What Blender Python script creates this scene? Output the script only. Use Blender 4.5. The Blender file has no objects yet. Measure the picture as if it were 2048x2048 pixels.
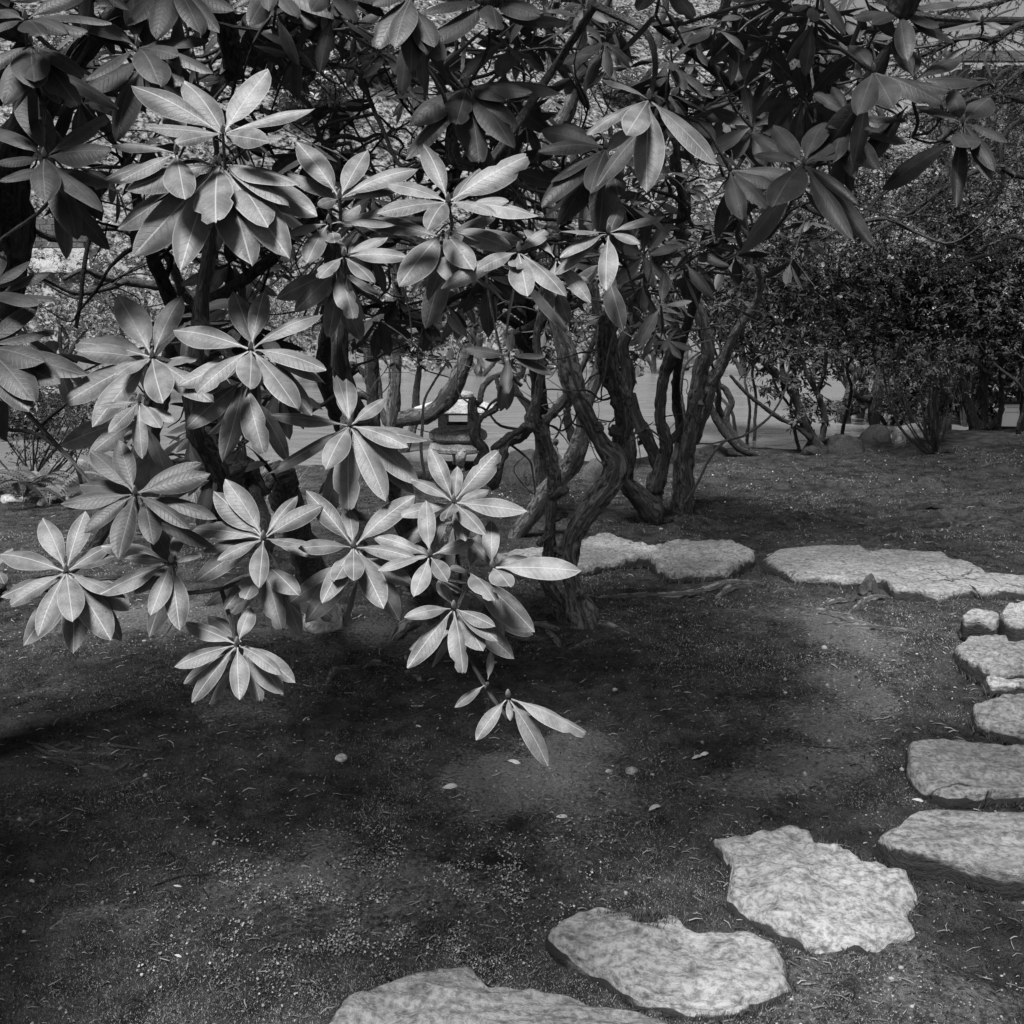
import bpy, bmesh, math, random
import numpy as np
from mathutils import Vector, Matrix, Quaternion

random.seed(7)
rng = np.random.default_rng(7)
SC = bpy.context.scene
COL = SC.collection

# ------------------------------------------------------------------ camera
TILT = math.radians(12.0)
FPX = 1967.0                                   # focal length in photograph pixels (2048 wide)
CAM = np.array([0.0, 0.0, 1.6])
cd = bpy.data.cameras.new('camera'); cam = bpy.data.objects.new('camera', cd); COL.objects.link(cam)
cam.location = CAM; cam.rotation_euler = (math.pi / 2 - TILT, 0, 0)
cd.sensor_width = 36.0; cd.lens = 36.0 * FPX / 2048.0; cd.clip_start = 0.05; cd.clip_end = 500.0
SC.camera = cam

# ------------------------------------------------------------------ world, sun, exposure
SUN_EL, SUN_AZ = math.radians(63), math.radians(203)      # azimuth clockwise from +Y: behind the camera, a little left
SDIR = Vector((math.sin(SUN_AZ) * math.cos(SUN_EL), math.cos(SUN_AZ) * math.cos(SUN_EL), math.sin(SUN_EL)))
w = bpy.data.worlds.new('World'); SC.world = w; w.use_nodes = True
wn = w.node_tree.nodes; wl = w.node_tree.links
sky = wn.new('ShaderNodeTexSky'); sky.sky_type = 'NISHITA'; sky.sun_disc = False
sky.sun_elevation = SUN_EL; sky.sun_rotation = SUN_AZ
bw = wn.new('ShaderNodeRGBToBW')                           # black-and-white film
wl.new(sky.outputs[0], bw.inputs[0]); wl.new(bw.outputs[0], wn['Background'].inputs[0])
wn['Background'].inputs[1].default_value = 0.055
sl = bpy.data.lights.new('sun', 'SUN'); sl.energy = 4.8; sl.angle = math.radians(17); sl.color = (1, 1, 1)
so = bpy.data.objects.new('sun', sl); COL.objects.link(so)
so.rotation_euler = (-SDIR).to_track_quat('-Z', 'Y').to_euler(); so.location = (0, -3, 12)
SC.view_settings.view_transform = 'Standard'; SC.view_settings.look = 'None'
SC.view_settings.gamma = 1.0; SC.view_settings.use_curve_mapping = False
SC.view_settings.exposure = 0.85
SC.render.engine = 'CYCLES'
SC.cycles.max_bounces = 5; SC.cycles.diffuse_bounces = 3; SC.cycles.glossy_bounces = 3

# ------------------------------------------------------------------ photograph pixel -> point of the place
REG = {1: (0, 0), 2: (680, 0), 3: (1348, 0), 4: (0, 680), 5: (680, 680), 6: (1348, 680)}
K = 700 / 1932
FWD = np.array([0, math.cos(TILT), -math.sin(TILT)]); UPV = np.array([0, math.sin(TILT), math.cos(TILT)])
def px(r, x, y):
    if r == 0: return x, y
    if r == 8: return 1024 + x * 0.53, 1348 + y * 0.53
    return REG[r][0] + x * K, REG[r][1] + y * K
def ray(u, v):
    return FWD + np.array([1.0, 0, 0]) * ((u - 1024) / FPX) + UPV * ((1024 - v) / FPX)
def P(u, v, d): return CAM + ray(u, v) * d

def hash2(ix, iy, s):
    h = (ix.astype(np.int64) * 374761393 + iy.astype(np.int64) * 668265263 + s * 974634777) & 0xffffffff
    h = ((h ^ (h >> 13)) * 1274126177) & 0xffffffff
    return ((h ^ (h >> 16)) & 0xffff) / 65535.0
def vn(x, y, s=0):
    x = np.asarray(x, float); y = np.asarray(y, float)
    ix = np.floor(x); iy = np.floor(y); fx = x - ix; fy = y - iy
    fx = fx * fx * (3 - 2 * fx); fy = fy * fy * (3 - 2 * fy)
    a = hash2(ix, iy, s); b = hash2(ix + 1, iy, s); c = hash2(ix, iy + 1, s); d = hash2(ix + 1, iy + 1, s)
    return (a + (b - a) * fx) * (1 - fy) + (c + (d - c) * fx) * fy - 0.5
def fbm(x, y, s=0, o=4):
    t = 0; a = 1.0; f = 1.0
    for k in range(o):
        t = t + a * vn(np.asarray(x) * f + 17.3 * k, np.asarray(y) * f - 9.1 * k, s + k); a *= 0.5; f *= 2.07
    return t
def sstep(a, b, x):
    t = np.clip((np.asarray(x, float) - a) / (b - a), 0, 1); return t * t * (3 - 2 * t)

WATER = -0.16
def shore(x):                                              # distance at which the near bank ends
    return 10.05 + 0.16 * np.clip(x, -6, 0) + 0.75 * sstep(0.9, 2.2, x) + 4.5 * sstep(5.2, 8.5, x) + 0.35 * vn(np.asarray(x) * 0.9, 0 * np.asarray(x) + 3.3, 5)
def far_shore(x): return 27 + 0.35 * np.clip(x, -26, 12) + 1.5 * vn(np.asarray(x) * 0.2, 0 * np.asarray(x) + 1.7, 6)
def hill(x, y):
    e = np.maximum(y - far_shore(x), 0)
    top = 24 - 11.5 * sstep(8, 24, x)
    return top * (1 - np.exp(-e / 26.0)) * 1.25 + 0.5 * fbm(x * 0.25, y * 0.25, 31) * sstep(0, 6, e)
def H(x, y):
    x = np.asarray(x, float); y = np.asarray(y, float)
    z = 0.05 * fbm(x * 0.8, y * 0.8, 11, 3)
    near = sstep(26, 12, y)
    z = z + 0.022 * fbm(x * 5, y * 5, 12, 3) * near + 0.010 * vn(x * 19, y * 19, 13) * near
    mound = sstep(1.2, 2.6, x) * sstep(5.8, 6.8, y) * sstep(10.5, 8.5, y)
    z = z + mound * 0.16 * np.abs(fbm(x * 1.1, y * 2.6, 14, 3))
    z = z + 0.30 * sstep(2.2, 6.5, x) * sstep(6.5, 10.5, y)
    z = z + 0.05 * sstep(1.5, 3, y) * sstep(4.2, 3.2, y) * sstep(0.4, 1.4, x) * 0
    z = z - 0.75 * sstep(0.0, 0.75, y - shore(x)) * sstep(-1.5, 0.5, far_shore(x) - y) + hill(x, y)
    return z
def G(u, v, dz=0.0):
    r = ray(u, v); t = np.arange(0.8, 60, 0.02)
    p = CAM + r * t[:, None]
    k = np.argmax(p[:, 2] < H(p[:, 0], p[:, 1]) + dz)
    return p[k], t[k]
def GP(r, x, y, dz=0.0): return G(*px(r, x, y), dz)[0]

# ------------------------------------------------------------------ mesh helpers
def mesh(name, V, F, mat, uv=None, tone=None, smooth=True):
    """V (n,3); F list of integer arrays (m,k); uv, tone per vertex"""
    V = np.asarray(V, np.float32); m = bpy.data.meshes.new(name)
    F = [np.asarray(f, np.int32) for f in F if len(f)]
    nl = sum(f.size for f in F); npo = sum(len(f) for f in F)
    m.vertices.add(len(V)); m.vertices.foreach_set('co', V.ravel())
    m.loops.add(nl); m.polygons.add(npo)
    li = np.concatenate([f.ravel() for f in F]).astype(np.int32)
    m.loops.foreach_set('vertex_index', li)
    tot = np.concatenate([np.full(len(f), f.shape[1], np.int32) for f in F])
    st = np.zeros(npo, np.int32); st[1:] = np.cumsum(tot)[:-1]
    m.polygons.foreach_set('loop_start', st); m.polygons.foreach_set('loop_total', tot)
    m.polygons.foreach_set('use_smooth', np.full(npo, smooth, bool))
    if uv is not None:
        l = m.uv_layers.new(name='UVMap'); l.data.foreach_set('uv', np.asarray(uv, np.float32)[li].ravel())
    if tone is not None:
        a = m.attributes.new('tone', 'FLOAT', 'POINT'); a.data.foreach_set('value', np.asarray(tone, np.float32))
    m.update(calc_edges=True); m.validate()
    if mat: m.materials.append(mat)
    return m
def link(name, me, parent=None):
    o = bpy.data.objects.new(name, me); COL.objects.link(o)
    if parent is not None: o.parent = parent
    return o
def tag(o, label, cat=None, group=None, kind=None):
    if label: o['label'] = label
    if cat: o['category'] = cat
    if group: o['group'] = group
    if kind: o['kind'] = kind
    return o
def empty(name, loc, label, cat, group=None):
    o = bpy.data.objects.new(name, None); COL.objects.link(o); o.location = loc
    o.empty_display_size = 0.2
    return tag(o, label, cat, group)

def smoothpath(pts, n):
    """Catmull-Rom through pts (k,d) -> (n,d)"""
    p = np.asarray(pts, float)
    if len(p) == 2: p = np.array([p[0], (p[0] + p[1]) / 2, p[1]])
    q = np.vstack([2 * p[0] - p[1], p, 2 * p[-1] - p[-2]])
    t = np.linspace(0, len(p) - 1 - 1e-6, n); i = t.astype(int); f = (t - i)[:, None]
    a, b, c, d = q[i], q[i + 1], q[i + 2], q[i + 3]
    return 0.5 * (2 * b + (c - a) * f + (2 * a - 5 * b + 4 * c - d) * f ** 2 + (3 * b - a - 3 * c + d) * f ** 3)
def tube_geo(pts, rad, n=None, seg=8, knob=0.12, seed=0, wig=0.0):
    pts = np.asarray(pts, float); rad = np.asarray(rad, float)
    L = np.linalg.norm(np.diff(pts, axis=0), axis=1).sum()
    if n is None: n = int(np.clip(L / max(rad.mean() * 0.6, 0.004), 6, 90))
    s = smoothpath(np.hstack([pts, rad[:, None]]), n); c = s[:, :3]; r = np.maximum(s[:, 3], 0.0008)
    if wig:
        t = np.linspace(0, L, n)[:, None]
        for k, fq in enumerate((3.1, 7.7)):
            ph = np.random.default_rng(seed + k).uniform(0, 6.28, 3)
            c = c + wig / (1 + k) * np.sin(t * fq + ph) * np.sin(np.linspace(0, math.pi, n))[:, None]
    T = np.gradient(c, axis=0); T /= np.linalg.norm(T, axis=1)[:, None] + 1e-9
    nrm = np.zeros_like(c); v = np.array([0.3, -0.9, 0.2])
    for i in range(n):
        v = v - T[i] * (v @ T[i])
        if np.linalg.norm(v) < 1e-3: v = np.cross(T[i], [0.2, 0.3, 0.9])
        v = v / np.linalg.norm(v); nrm[i] = v
    bi = np.cross(T, nrm); al = np.concatenate([[0], np.cumsum(np.linalg.norm(np.diff(c, axis=0), axis=1))])
    th = np.linspace(0, 2 * math.pi, seg, endpoint=False)
    TH, AL = np.meshgrid(th, al); R0 = r[:, None]
    k1 = vn(np.cos(TH) * 1.6 + seed * 3.7, AL / (R0.mean() * 1.5) + np.sin(TH) * 1.6, seed) + 0.6 * vn(np.cos(TH) * 3 + seed, AL / (R0.mean() * 0.6) + np.sin(TH) * 3, seed + 4) + 0.5 * np.maximum(vn(np.cos(TH) * 1.1 + seed, AL / (R0.mean() * 2.4) + np.sin(TH) * 1.1, seed + 6), 0.1) * 4 - 0.2
    RR = R0 * (1 + knob * 2 * k1)
    V = c[:, None, :] + RR[..., None] * (np.cos(TH)[..., None] * nrm[:, None, :] + np.sin(TH)[..., None] * bi[:, None, :])
    V = V.reshape(-1, 3)
    UV = np.stack([TH / (2 * math.pi), AL / (2 * math.pi * max(r.mean(), 1e-4))], -1).reshape(-1, 2)
    i = np.arange(n - 1)[:, None] * seg; j = np.arange(seg)[None, :]
    F = np.stack([i + j, i + (j + 1) % seg, i + seg + (j + 1) % seg, i + seg + j], -1).reshape(-1, 4)
    V = np.vstack([V, c[0] - T[0] * r[0] * 0.3, c[-1] + T[-1] * r[-1] * 0.6]); UV = np.vstack([UV, [0.5, 0], [0.5, UV[-1, 1]]])
    k = len(V) - 2; jj = np.arange(seg)
    Tr = np.vstack([np.stack([np.full(seg, k), (jj + 1) % seg, jj], -1), np.stack([np.full(seg, k + 1), (n - 1) * seg + jj, (n - 1) * seg + (jj + 1) % seg], -1)])
    return V, [F, Tr], UV, c
def tube(name, pts, rad, mat, root, **kw):
    V, F, UV, c = tube_geo(pts, rad, **kw)
    o = link(name, mesh(name, V - np.array(root.location), F, mat, UV), root)
    return o, c
def join_geo(gs):
    V, Q, T, UV, n = [], [], [], [], 0
    for v, f, uv, *_ in gs:
        V.append(v); UV.append(uv); Q.append(f[0] + n); T.append(f[1] + n); n += len(v)
    return np.vstack(V), [np.vstack(Q), np.vstack(T)], np.vstack(UV)

# ------------------------------------------------------------------ materials (a monochrome place: all greys)
class M:
    def __init__(s, name):
        s.m = bpy.data.materials.new(name); s.m.use_nodes = True; s.t = s.m.node_tree; s.N = s.t.nodes; s.b = s.N['Principled BSDF']
    def n(s, k, **kw):
        o = s.N.new('ShaderNode' + k)
        for a, b in kw.items(): setattr(o, a, b)
        return o
    def l(s, a, b): s.t.links.new(a, b)
    def val(s, i, v):
        if hasattr(v, 'is_output'): s.l(v, i)
        else: i.default_value = v
    def math(s, op, a, b=0.0, c=0.0, clamp=False):
        o = s.n('Math', operation=op, use_clamp=clamp); s.val(o.inputs[0], a); s.val(o.inputs[1], b); s.val(o.inputs[2], c); return o.outputs[0]
    def ramp(s, v, a, b, lo=0.0, hi=1.0):
        o = s.n('MapRange', interpolation_type='SMOOTHSTEP'); s.val(o.inputs[0], v); s.val(o.inputs[1], a); s.val(o.inputs[2], b); s.val(o.inputs[3], lo); s.val(o.inputs[4], hi); return o.outputs[0]
    def mix(s, f, a, b):
        o = s.n('Mix', data_type='FLOAT'); s.val(o.inputs[0], f); s.val(o.inputs[2], a); s.val(o.inputs[3], b); return o.outputs[0]
    def coord(s, k): return s.n('TexCoord').outputs[k]
    def mapping(s, v, sc, rot=(0, 0, 0)):
        o = s.n('Mapping'); s.l(v, o.inputs[0]); o.inputs['Scale'].default_value = sc; o.inputs['Rotation'].default_value = rot; return o.outputs[0]
    def noise(s, v, sc, det=4, rough=0.55, dist=0.0):
        o = s.n('TexNoise'); s.l(v, o.inputs['Vector']); o.inputs['Scale'].default_value = sc; o.inputs['Detail'].default_value = det
        o.inputs['Roughness'].default_value = rough; o.inputs['Distortion'].default_value = dist; return o.outputs['Fac']
    def attr(s, k): o = s.n('Attribute', attribute_name=k); return o.outputs['Fac']
    def col(s, v):
        o = s.n('CombineColor'); s.l(v, o.inputs[0]); s.l(v, o.inputs[1]); s.l(v, o.inputs[2]); s.l(o.outputs[0], s.b.inputs['Base Color'])
    def bump(s, h, strength, dist):
        o = s.n('Bump'); s.l(h, o.inputs['Height']); o.inputs['Strength'].default_value = strength; o.inputs['Distance'].default_value = dist; s.l(o.outputs[0], s.b.inputs['Normal'])
    def rough(s, v): s.val(s.b.inputs['Roughness'], v); return s
    def spec(s, v): s.b.inputs['Specular IOR Level'].default_value = v; return s

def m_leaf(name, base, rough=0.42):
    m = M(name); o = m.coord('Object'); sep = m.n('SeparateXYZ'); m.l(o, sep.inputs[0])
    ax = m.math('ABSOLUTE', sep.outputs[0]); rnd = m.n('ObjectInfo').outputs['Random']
    rib = m.ramp(ax, 0.0025, 0.008, 1, 0)
    vein = m.math('SINE', m.math('MULTIPLY', m.math('SUBTRACT', sep.outputs[1], m.math('MULTIPLY', ax, 0.85)), 85.0))
    vm = m.math('POWER', m.math('MAXIMUM', vein, 0.0), 14.0)
    ov = m.n('VectorMath', operation='ADD'); m.l(o, ov.inputs[0]); cx = m.n('CombineXYZ'); m.l(m.math('MULTIPLY', rnd, 37.0), cx.inputs[2]); m.l(cx.outputs[0], ov.inputs[1])
    blot = m.noise(ov.outputs[0], 3.2, 3); dust = m.noise(ov.outputs[0], 95, 3, 0.7); fine = m.noise(ov.outputs[0], 26, 4)
    v = m.math('MULTIPLY', m.mix(rnd, base * 0.72, base * 1.22), m.mix(m.ramp(blot, 0.25, 0.75), 0.6, 1.35))
    v = m.math('MULTIPLY', v, m.mix(fine, 0.8, 1.2))
    v = m.math('ADD', v, m.math('MULTIPLY', m.math('MULTIPLY', m.ramp(dust, 0.52, 0.70), m.ramp(blot, 0.3, 0.7)), base * 1.5))
    v = m.math('MULTIPLY', v, m.math('ADD', 1.0, m.math('MULTIPLY', vm, 0.08)))
    v = m.mix(m.math('MULTIPLY', rib, 0.75), v, min(base * 2.6, 0.5))
    v = m.mix(m.math('MULTIPLY', m.ramp(m.attr('edge'), 0.90, 1.0), 0.6), v, min(base * 2.5, 0.5))
    spot = m.n('TexVoronoi'); m.l(ov.outputs[0], spot.inputs['Vector']); spot.inputs['Scale'].default_value = 7.5
    sp = m.math('MULTIPLY', m.ramp(spot.outputs['Distance'], 0.05, 0.13, 1, 0), m.ramp(m.math('FRACT', m.math('MULTIPLY', rnd, 7.13)), 0.62, 0.7)); v = m.math('MULTIPLY', v, m.math('SUBTRACT', 1.0, m.math('MULTIPLY', sp, 0.6)))
    m.col(v); m.rough(m.mix(fine, rough - 0.06, rough + 0.14)).spec(0.45)
    h = m.math('ADD', m.math('MULTIPLY', vm, -0.35), m.math('ADD', m.math('MULTIPLY', fine, 0.5), m.math('MULTIPLY', dust, 0.25)))
    m.bump(h, 0.35, 0.003)
    return m.m
def m_bark(name, base, su=7.0, sv=2.2):
    m = M(name); uv = m.coord('UV'); o = m.coord('Object')
    a = m.noise(m.mapping(uv, (su, sv, 1)), 2.2, 7, 0.66, 0.9); b = m.noise(o, 38, 5, 0.65); c = m.noise(o, 3.0, 3)
    v = m.math('MULTIPLY', m.mix(m.ramp(a, 0.36, 0.64), base * 0.22, base * 1.75), m.mix(b, 0.5, 1.5))
    v = m.math('MULTIPLY', v, m.mix(c, 0.6, 1.4)); m.col(v); m.rough(0.85).spec(0.2)
    m.bump(m.math('ADD', a, m.math('MULTIPLY', b, 0.45)), 1.0, 0.03)
    return m.m
def m_tone(name, base, rough=0.6, spec=0.3, nz=0.0):
    m = M(name); t = m.attr('tone'); v = m.math('MULTIPLY', t, base)
    if nz: v = m.math('MULTIPLY', v, m.mix(m.noise(m.coord('Object'), nz, 3), 0.7, 1.3))
    m.col(v); m.rough(rough).spec(spec); return m.m
def m_rock(name, base, sc=6.0, streak=(1, 1, 1), dirt=0.03):
    m = M(name); o0 = m.coord('Object'); rnd = m.n('ObjectInfo').outputs['Random']
    cx = m.n('CombineXYZ'); m.l(m.math('MULTIPLY', rnd, 53.0), cx.inputs[0]); m.l(m.math('MULTIPLY', rnd, 29.0), cx.inputs[2])
    ad = m.n('VectorMath', operation='ADD'); m.l(o0, ad.inputs[0]); m.l(cx.outputs[0], ad.inputs[1]); o = ad.outputs[0]; p = m.mapping(o, streak, (0, 0, 0.5))
    a = m.noise(p, sc, 8, 0.62, 0.5); b = m.noise(o, 60, 5, 0.65); c = m.noise(o, 1.8, 3); t = m.attr('tone')
    v = m.math('MULTIPLY', m.mix(m.ramp(a, 0.30, 0.56), base * 0.55, base * 1.18), m.mix(m.ramp(b, 0.34, 0.60), 0.55, 1.15))
    v = m.math('MULTIPLY', v, m.math('MULTIPLY', m.mix(m.ramp(c, 0.3, 0.7), 0.72, 1.2), m.mix(rnd, 0.82, 1.12)))
    vo = m.n('TexVoronoi', feature='DISTANCE_TO_EDGE'); dn = m.n('TexNoise'); m.l(o, dn.inputs['Vector']); dn.inputs['Scale'].default_value = 4.0; dn.inputs['Detail'].default_value = 5
    mx = m.n('VectorMath', operation='MULTIPLY_ADD'); m.l(dn.outputs['Color'], mx.inputs[0]); mx.inputs[1].default_value = (.5, .5, .5); m.l(o, mx.inputs[2]); m.l(mx.outputs[0], vo.inputs['Vector']); vo.inputs['Scale'].default_value = 1.5
    ck = m.math('MULTIPLY', m.ramp(vo.outputs['Distance'], 0.0, 0.018, 1, 0), m.ramp(c, 0.5, 0.62)); v = m.math('MULTIPLY', v, m.math('SUBTRACT', 1.0, m.math('MULTIPLY', ck, 0.7)))
    li = m.math('MULTIPLY', m.ramp(m.noise(o, 8.5, 6, 0.7), 0.56, 0.62), m.ramp(c, 0.6, 0.4)); v = m.mix(m.math('MULTIPLY', li, 0.45), v, base * 1.5)
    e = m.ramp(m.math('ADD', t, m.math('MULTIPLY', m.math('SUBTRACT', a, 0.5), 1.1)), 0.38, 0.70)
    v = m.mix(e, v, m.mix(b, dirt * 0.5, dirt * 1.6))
    m.col(v); m.rough(0.9).spec(0.15)
    m.bump(m.math('SUBTRACT', m.math('ADD', a, m.math('MULTIPLY', b, 0.6)), m.math('MULTIPLY', ck, 0.8)), 0.7, 0.022)
    return m.m

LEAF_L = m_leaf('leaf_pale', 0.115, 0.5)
LEAF_SHADED = m_leaf('leaf_shaded', 0.042, 0.48)  # darker copy of the leaf, shade put into its colour
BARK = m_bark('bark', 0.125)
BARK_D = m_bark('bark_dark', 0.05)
ROOT = m_bark('root_bark', 0.17, 4, 1.0)
TWIG = m_bark('twig_bark', 0.14, 3, 0.5)
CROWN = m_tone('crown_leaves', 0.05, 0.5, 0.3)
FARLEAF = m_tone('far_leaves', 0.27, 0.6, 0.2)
STONE = m_rock('flagstone', 0.215, 24.0, (0.75, 1.3, 2.0), 0.025)
ROCK = m_rock('shore_rock', 0.05, 5.0, (1, 1, 1.6), 0.03)
PALE = m_rock('pale_rock', 0.42, 6.0, (1, 1, 2), 0.1)
GRANITE = m_rock('granite', 0.36, 60.0, (1, 1, 1), 0.06)
# ------------------------------------------------------------------ ground sheet
rows = np.concatenate([np.linspace(-5, 1.2, 22)[:-1], 1.2 * (14.5 / 1.2) ** np.linspace(0, 1, 330), np.linspace(14.8, 100, 90)])
cols = np.linspace(-1, 1, 340); cols = np.sign(cols) * np.abs(cols) ** 1.12
hw = 2.2 + 0.72 * np.maximum(rows, 0) + 0.25 * np.maximum(rows - 14, 0)
gx = cols[None, :] * hw[:, None]; gy = np.repeat(rows[:, None], len(cols), 1); gz = H(gx, gy)
gx = gx + 0.012 * vn(gx * 21, gy * 21, 3); gy = gy + 0.012 * vn(gx * 21, gy * 21, 4)
soil = np.zeros_like(gx)  # bare soil mask that also carries a painted pool of light
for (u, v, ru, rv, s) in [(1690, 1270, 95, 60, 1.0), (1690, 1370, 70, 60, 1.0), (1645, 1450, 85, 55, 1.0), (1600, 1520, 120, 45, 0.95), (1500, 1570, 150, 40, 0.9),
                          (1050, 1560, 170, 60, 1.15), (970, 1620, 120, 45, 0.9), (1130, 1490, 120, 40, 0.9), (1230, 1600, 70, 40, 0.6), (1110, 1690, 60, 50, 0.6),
                          (720, 1735, 130, 40, 0.75), (760, 1760, 380, 95, 0.85), (1150, 1640, 200, 80, 0.5), (1500, 1450, 200, 90, 0.4), (330, 1235, 300, 50, 0.6), (700, 1250, 260, 60, 0.6), (500, 1400, 130, 40, 0.55), (110, 1380, 90, 30, 0.5),  # first two blobs paint a pool of light as paler ground
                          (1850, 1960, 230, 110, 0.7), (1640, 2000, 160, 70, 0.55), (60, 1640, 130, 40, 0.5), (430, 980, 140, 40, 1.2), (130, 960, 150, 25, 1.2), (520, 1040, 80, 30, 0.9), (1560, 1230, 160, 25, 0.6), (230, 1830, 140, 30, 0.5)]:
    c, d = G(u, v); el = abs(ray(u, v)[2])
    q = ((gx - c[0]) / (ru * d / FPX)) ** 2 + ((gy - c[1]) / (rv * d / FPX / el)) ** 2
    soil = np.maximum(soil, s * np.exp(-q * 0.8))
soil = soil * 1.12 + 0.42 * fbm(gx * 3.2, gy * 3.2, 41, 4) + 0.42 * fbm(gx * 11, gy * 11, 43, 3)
def soil_at(x, y):                                         # nearest-vertex look-up
    i = np.clip(np.searchsorted(rows, y), 0, len(rows) - 1); c = x / hw[i]
    j = np.clip(np.searchsorted(cols, c), 0, len(cols) - 1); return soil[i, j]
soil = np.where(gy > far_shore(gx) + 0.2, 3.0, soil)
nr, ncl = gx.shape
i = np.arange(nr - 1)[:, None] * ncl; j = np.arange(ncl - 1)[None, :]
GF = np.stack([i + j, i + j + 1, i + ncl + j + 1, i + ncl + j], -1).reshape(-1, 4)
m = M('moss_soil_glow'); o = m.coord('Object'); t = m.attr('tone')
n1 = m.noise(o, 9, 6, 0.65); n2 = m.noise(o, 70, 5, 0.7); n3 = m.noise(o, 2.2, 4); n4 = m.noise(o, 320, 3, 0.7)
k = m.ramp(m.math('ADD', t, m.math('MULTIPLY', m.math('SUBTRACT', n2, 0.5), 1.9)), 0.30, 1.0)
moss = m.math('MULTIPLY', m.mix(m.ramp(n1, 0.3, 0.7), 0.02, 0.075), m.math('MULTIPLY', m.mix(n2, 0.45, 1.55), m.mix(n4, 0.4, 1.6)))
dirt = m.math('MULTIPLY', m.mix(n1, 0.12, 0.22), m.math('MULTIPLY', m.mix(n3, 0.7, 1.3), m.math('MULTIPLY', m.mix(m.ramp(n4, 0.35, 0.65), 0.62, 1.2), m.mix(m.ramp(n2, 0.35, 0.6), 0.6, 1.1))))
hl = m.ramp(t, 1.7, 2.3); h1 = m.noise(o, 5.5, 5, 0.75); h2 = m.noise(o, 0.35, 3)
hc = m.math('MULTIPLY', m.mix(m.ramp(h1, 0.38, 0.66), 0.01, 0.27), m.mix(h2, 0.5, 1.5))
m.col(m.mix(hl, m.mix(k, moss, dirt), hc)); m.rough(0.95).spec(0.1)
m.bump(m.math('ADD', m.math('MULTIPLY', n2, 1.0), m.math('MULTIPLY', n4, 0.6)), 0.9, 0.02)
GROUND = m.m
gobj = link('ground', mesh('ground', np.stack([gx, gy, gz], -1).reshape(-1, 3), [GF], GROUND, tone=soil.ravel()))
tag(gobj, 'dark mossy garden ground with bare soil patches and painted light running to the pond', kind='structure')

# ------------------------------------------------------------------ pond
m = M('pond_water'); o = m.coord('Object')
r1 = m.noise(m.mapping(o, (1.0, 1.25, 1)), 1.1, 2, 0.5, 1.0); r2 = m.noise(m.mapping(o, (0.8, 3.0, 1)), 5, 2)
m.col(m.mix(r1, 0.11, 0.17)); m.rough(0.22).spec(0.5)
m.bump(m.math('ADD', r1, m.math('MULTIPLY', r2, 0.0)), 0.35, 0.25)
V = np.array([[-45, 6, WATER], [45, 6, WATER], [45, 48, WATER], [-45, 48, WATER]])
tag(link('pond_water', mesh('pond_water', V, [[[0, 1, 2, 3]]], m.m)), 'grey rippled pond water behind the shrub trunks', kind='structure')

# ------------------------------------------------------------------ stepping stones
def slab(name, outline, r, top, depth, label, seed, mat=STONE, rel=0.010, cat='stepping stone', group='flat stones of the garden path'):
    pts = []
    for q in outline:
        u, v = px(r, *q); rr = ray(u, v); c, d = G(u, v, top); pts.append(c)
    pts = np.array(pts); zt = np.median(pts[:, 2]); cen = pts[:, :2].mean(0)
    tilt = np.linalg.lstsq(np.c_[pts[:, :2] - cen, np.ones(len(pts))], pts[:, 2], rcond=None)[0] * np.array([0.6, 0.6, 1])
    n = 150; loop = smoothpath(np.vstack([pts, pts[:1]]), n + 1)[:-1, :2]
    a = np.linspace(0, 2 * math.pi, n, endpoint=False)
    loop = loop + (loop - cen) * (0.014 * fbm(np.cos(a) * 4 + seed, np.sin(a) * 4, seed, 4))[:, None]
    S = [1.02, 1.035, 1.03, 1.02, 1.0, 0.985, 0.965, 0.93, 0.88, 0.8, 0.7, 0.59, 0.47, 0.35, 0.23, 0.12, 0.05]
    Z = [-depth, -depth * 0.66, -depth * 0.4, -depth * 0.2, -0.028, -0.013, -0.005, 0, 0, 0, 0, 0, 0, 0, 0, 0, 0]
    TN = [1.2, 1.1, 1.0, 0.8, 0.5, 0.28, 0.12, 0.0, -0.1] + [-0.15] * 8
    V, tn = [], []
    for s, z, t in zip(S, Z, TN):
        xy = cen + (loop - cen) * s
        if s > 0.96: xy = xy + (loop - cen) * (0.022 * fbm(a * 9, z * 25 + 0 * a, seed + 9, 3))[:, None]
        rl = rel * 2.2 * fbm(xy[:, 0] * 4, xy[:, 1] * 9, seed + 3, 4) + rel * 1.9 * fbm(xy[:, 0] * 14, xy[:, 1] * 26, seed + 5, 3)
        rl = rl - 0.022 * sstep(0.24, 0.42, fbm(xy[:, 0] * 2.3, xy[:, 1] * 2.3, seed + 7, 2)) * (rel > 0.008)
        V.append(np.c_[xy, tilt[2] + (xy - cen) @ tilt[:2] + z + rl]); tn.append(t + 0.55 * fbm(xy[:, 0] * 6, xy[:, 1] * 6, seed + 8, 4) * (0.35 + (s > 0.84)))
    V.append([[cen[0], cen[1], tilt[2]]]); tn.append([-0.2])
    V = np.vstack(V); tn = np.concatenate(tn); k = len(S)
    i = np.arange(k - 1)[:, None] * n; j = np.arange(n)[None, :]
    F = np.stack([i + j, i + (j + 1) % n, i + n + (j + 1) % n, i + n + j], -1).reshape(-1, 4)
    jj = np.arange(n); T = np.stack([(k - 1) * n + jj, (k - 1) * n + (jj + 1) % n, np.full(n, len(V) - 1)], -1)
    org = np.array([cen[0], cen[1], tilt[2] - depth])
    ob = link(name, mesh(name, V - org, [F, T], mat, tone=tn)); ob.location = org
    STONES.append((cen, loop)); return tag(ob, label, cat, group)
STONES = []
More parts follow.
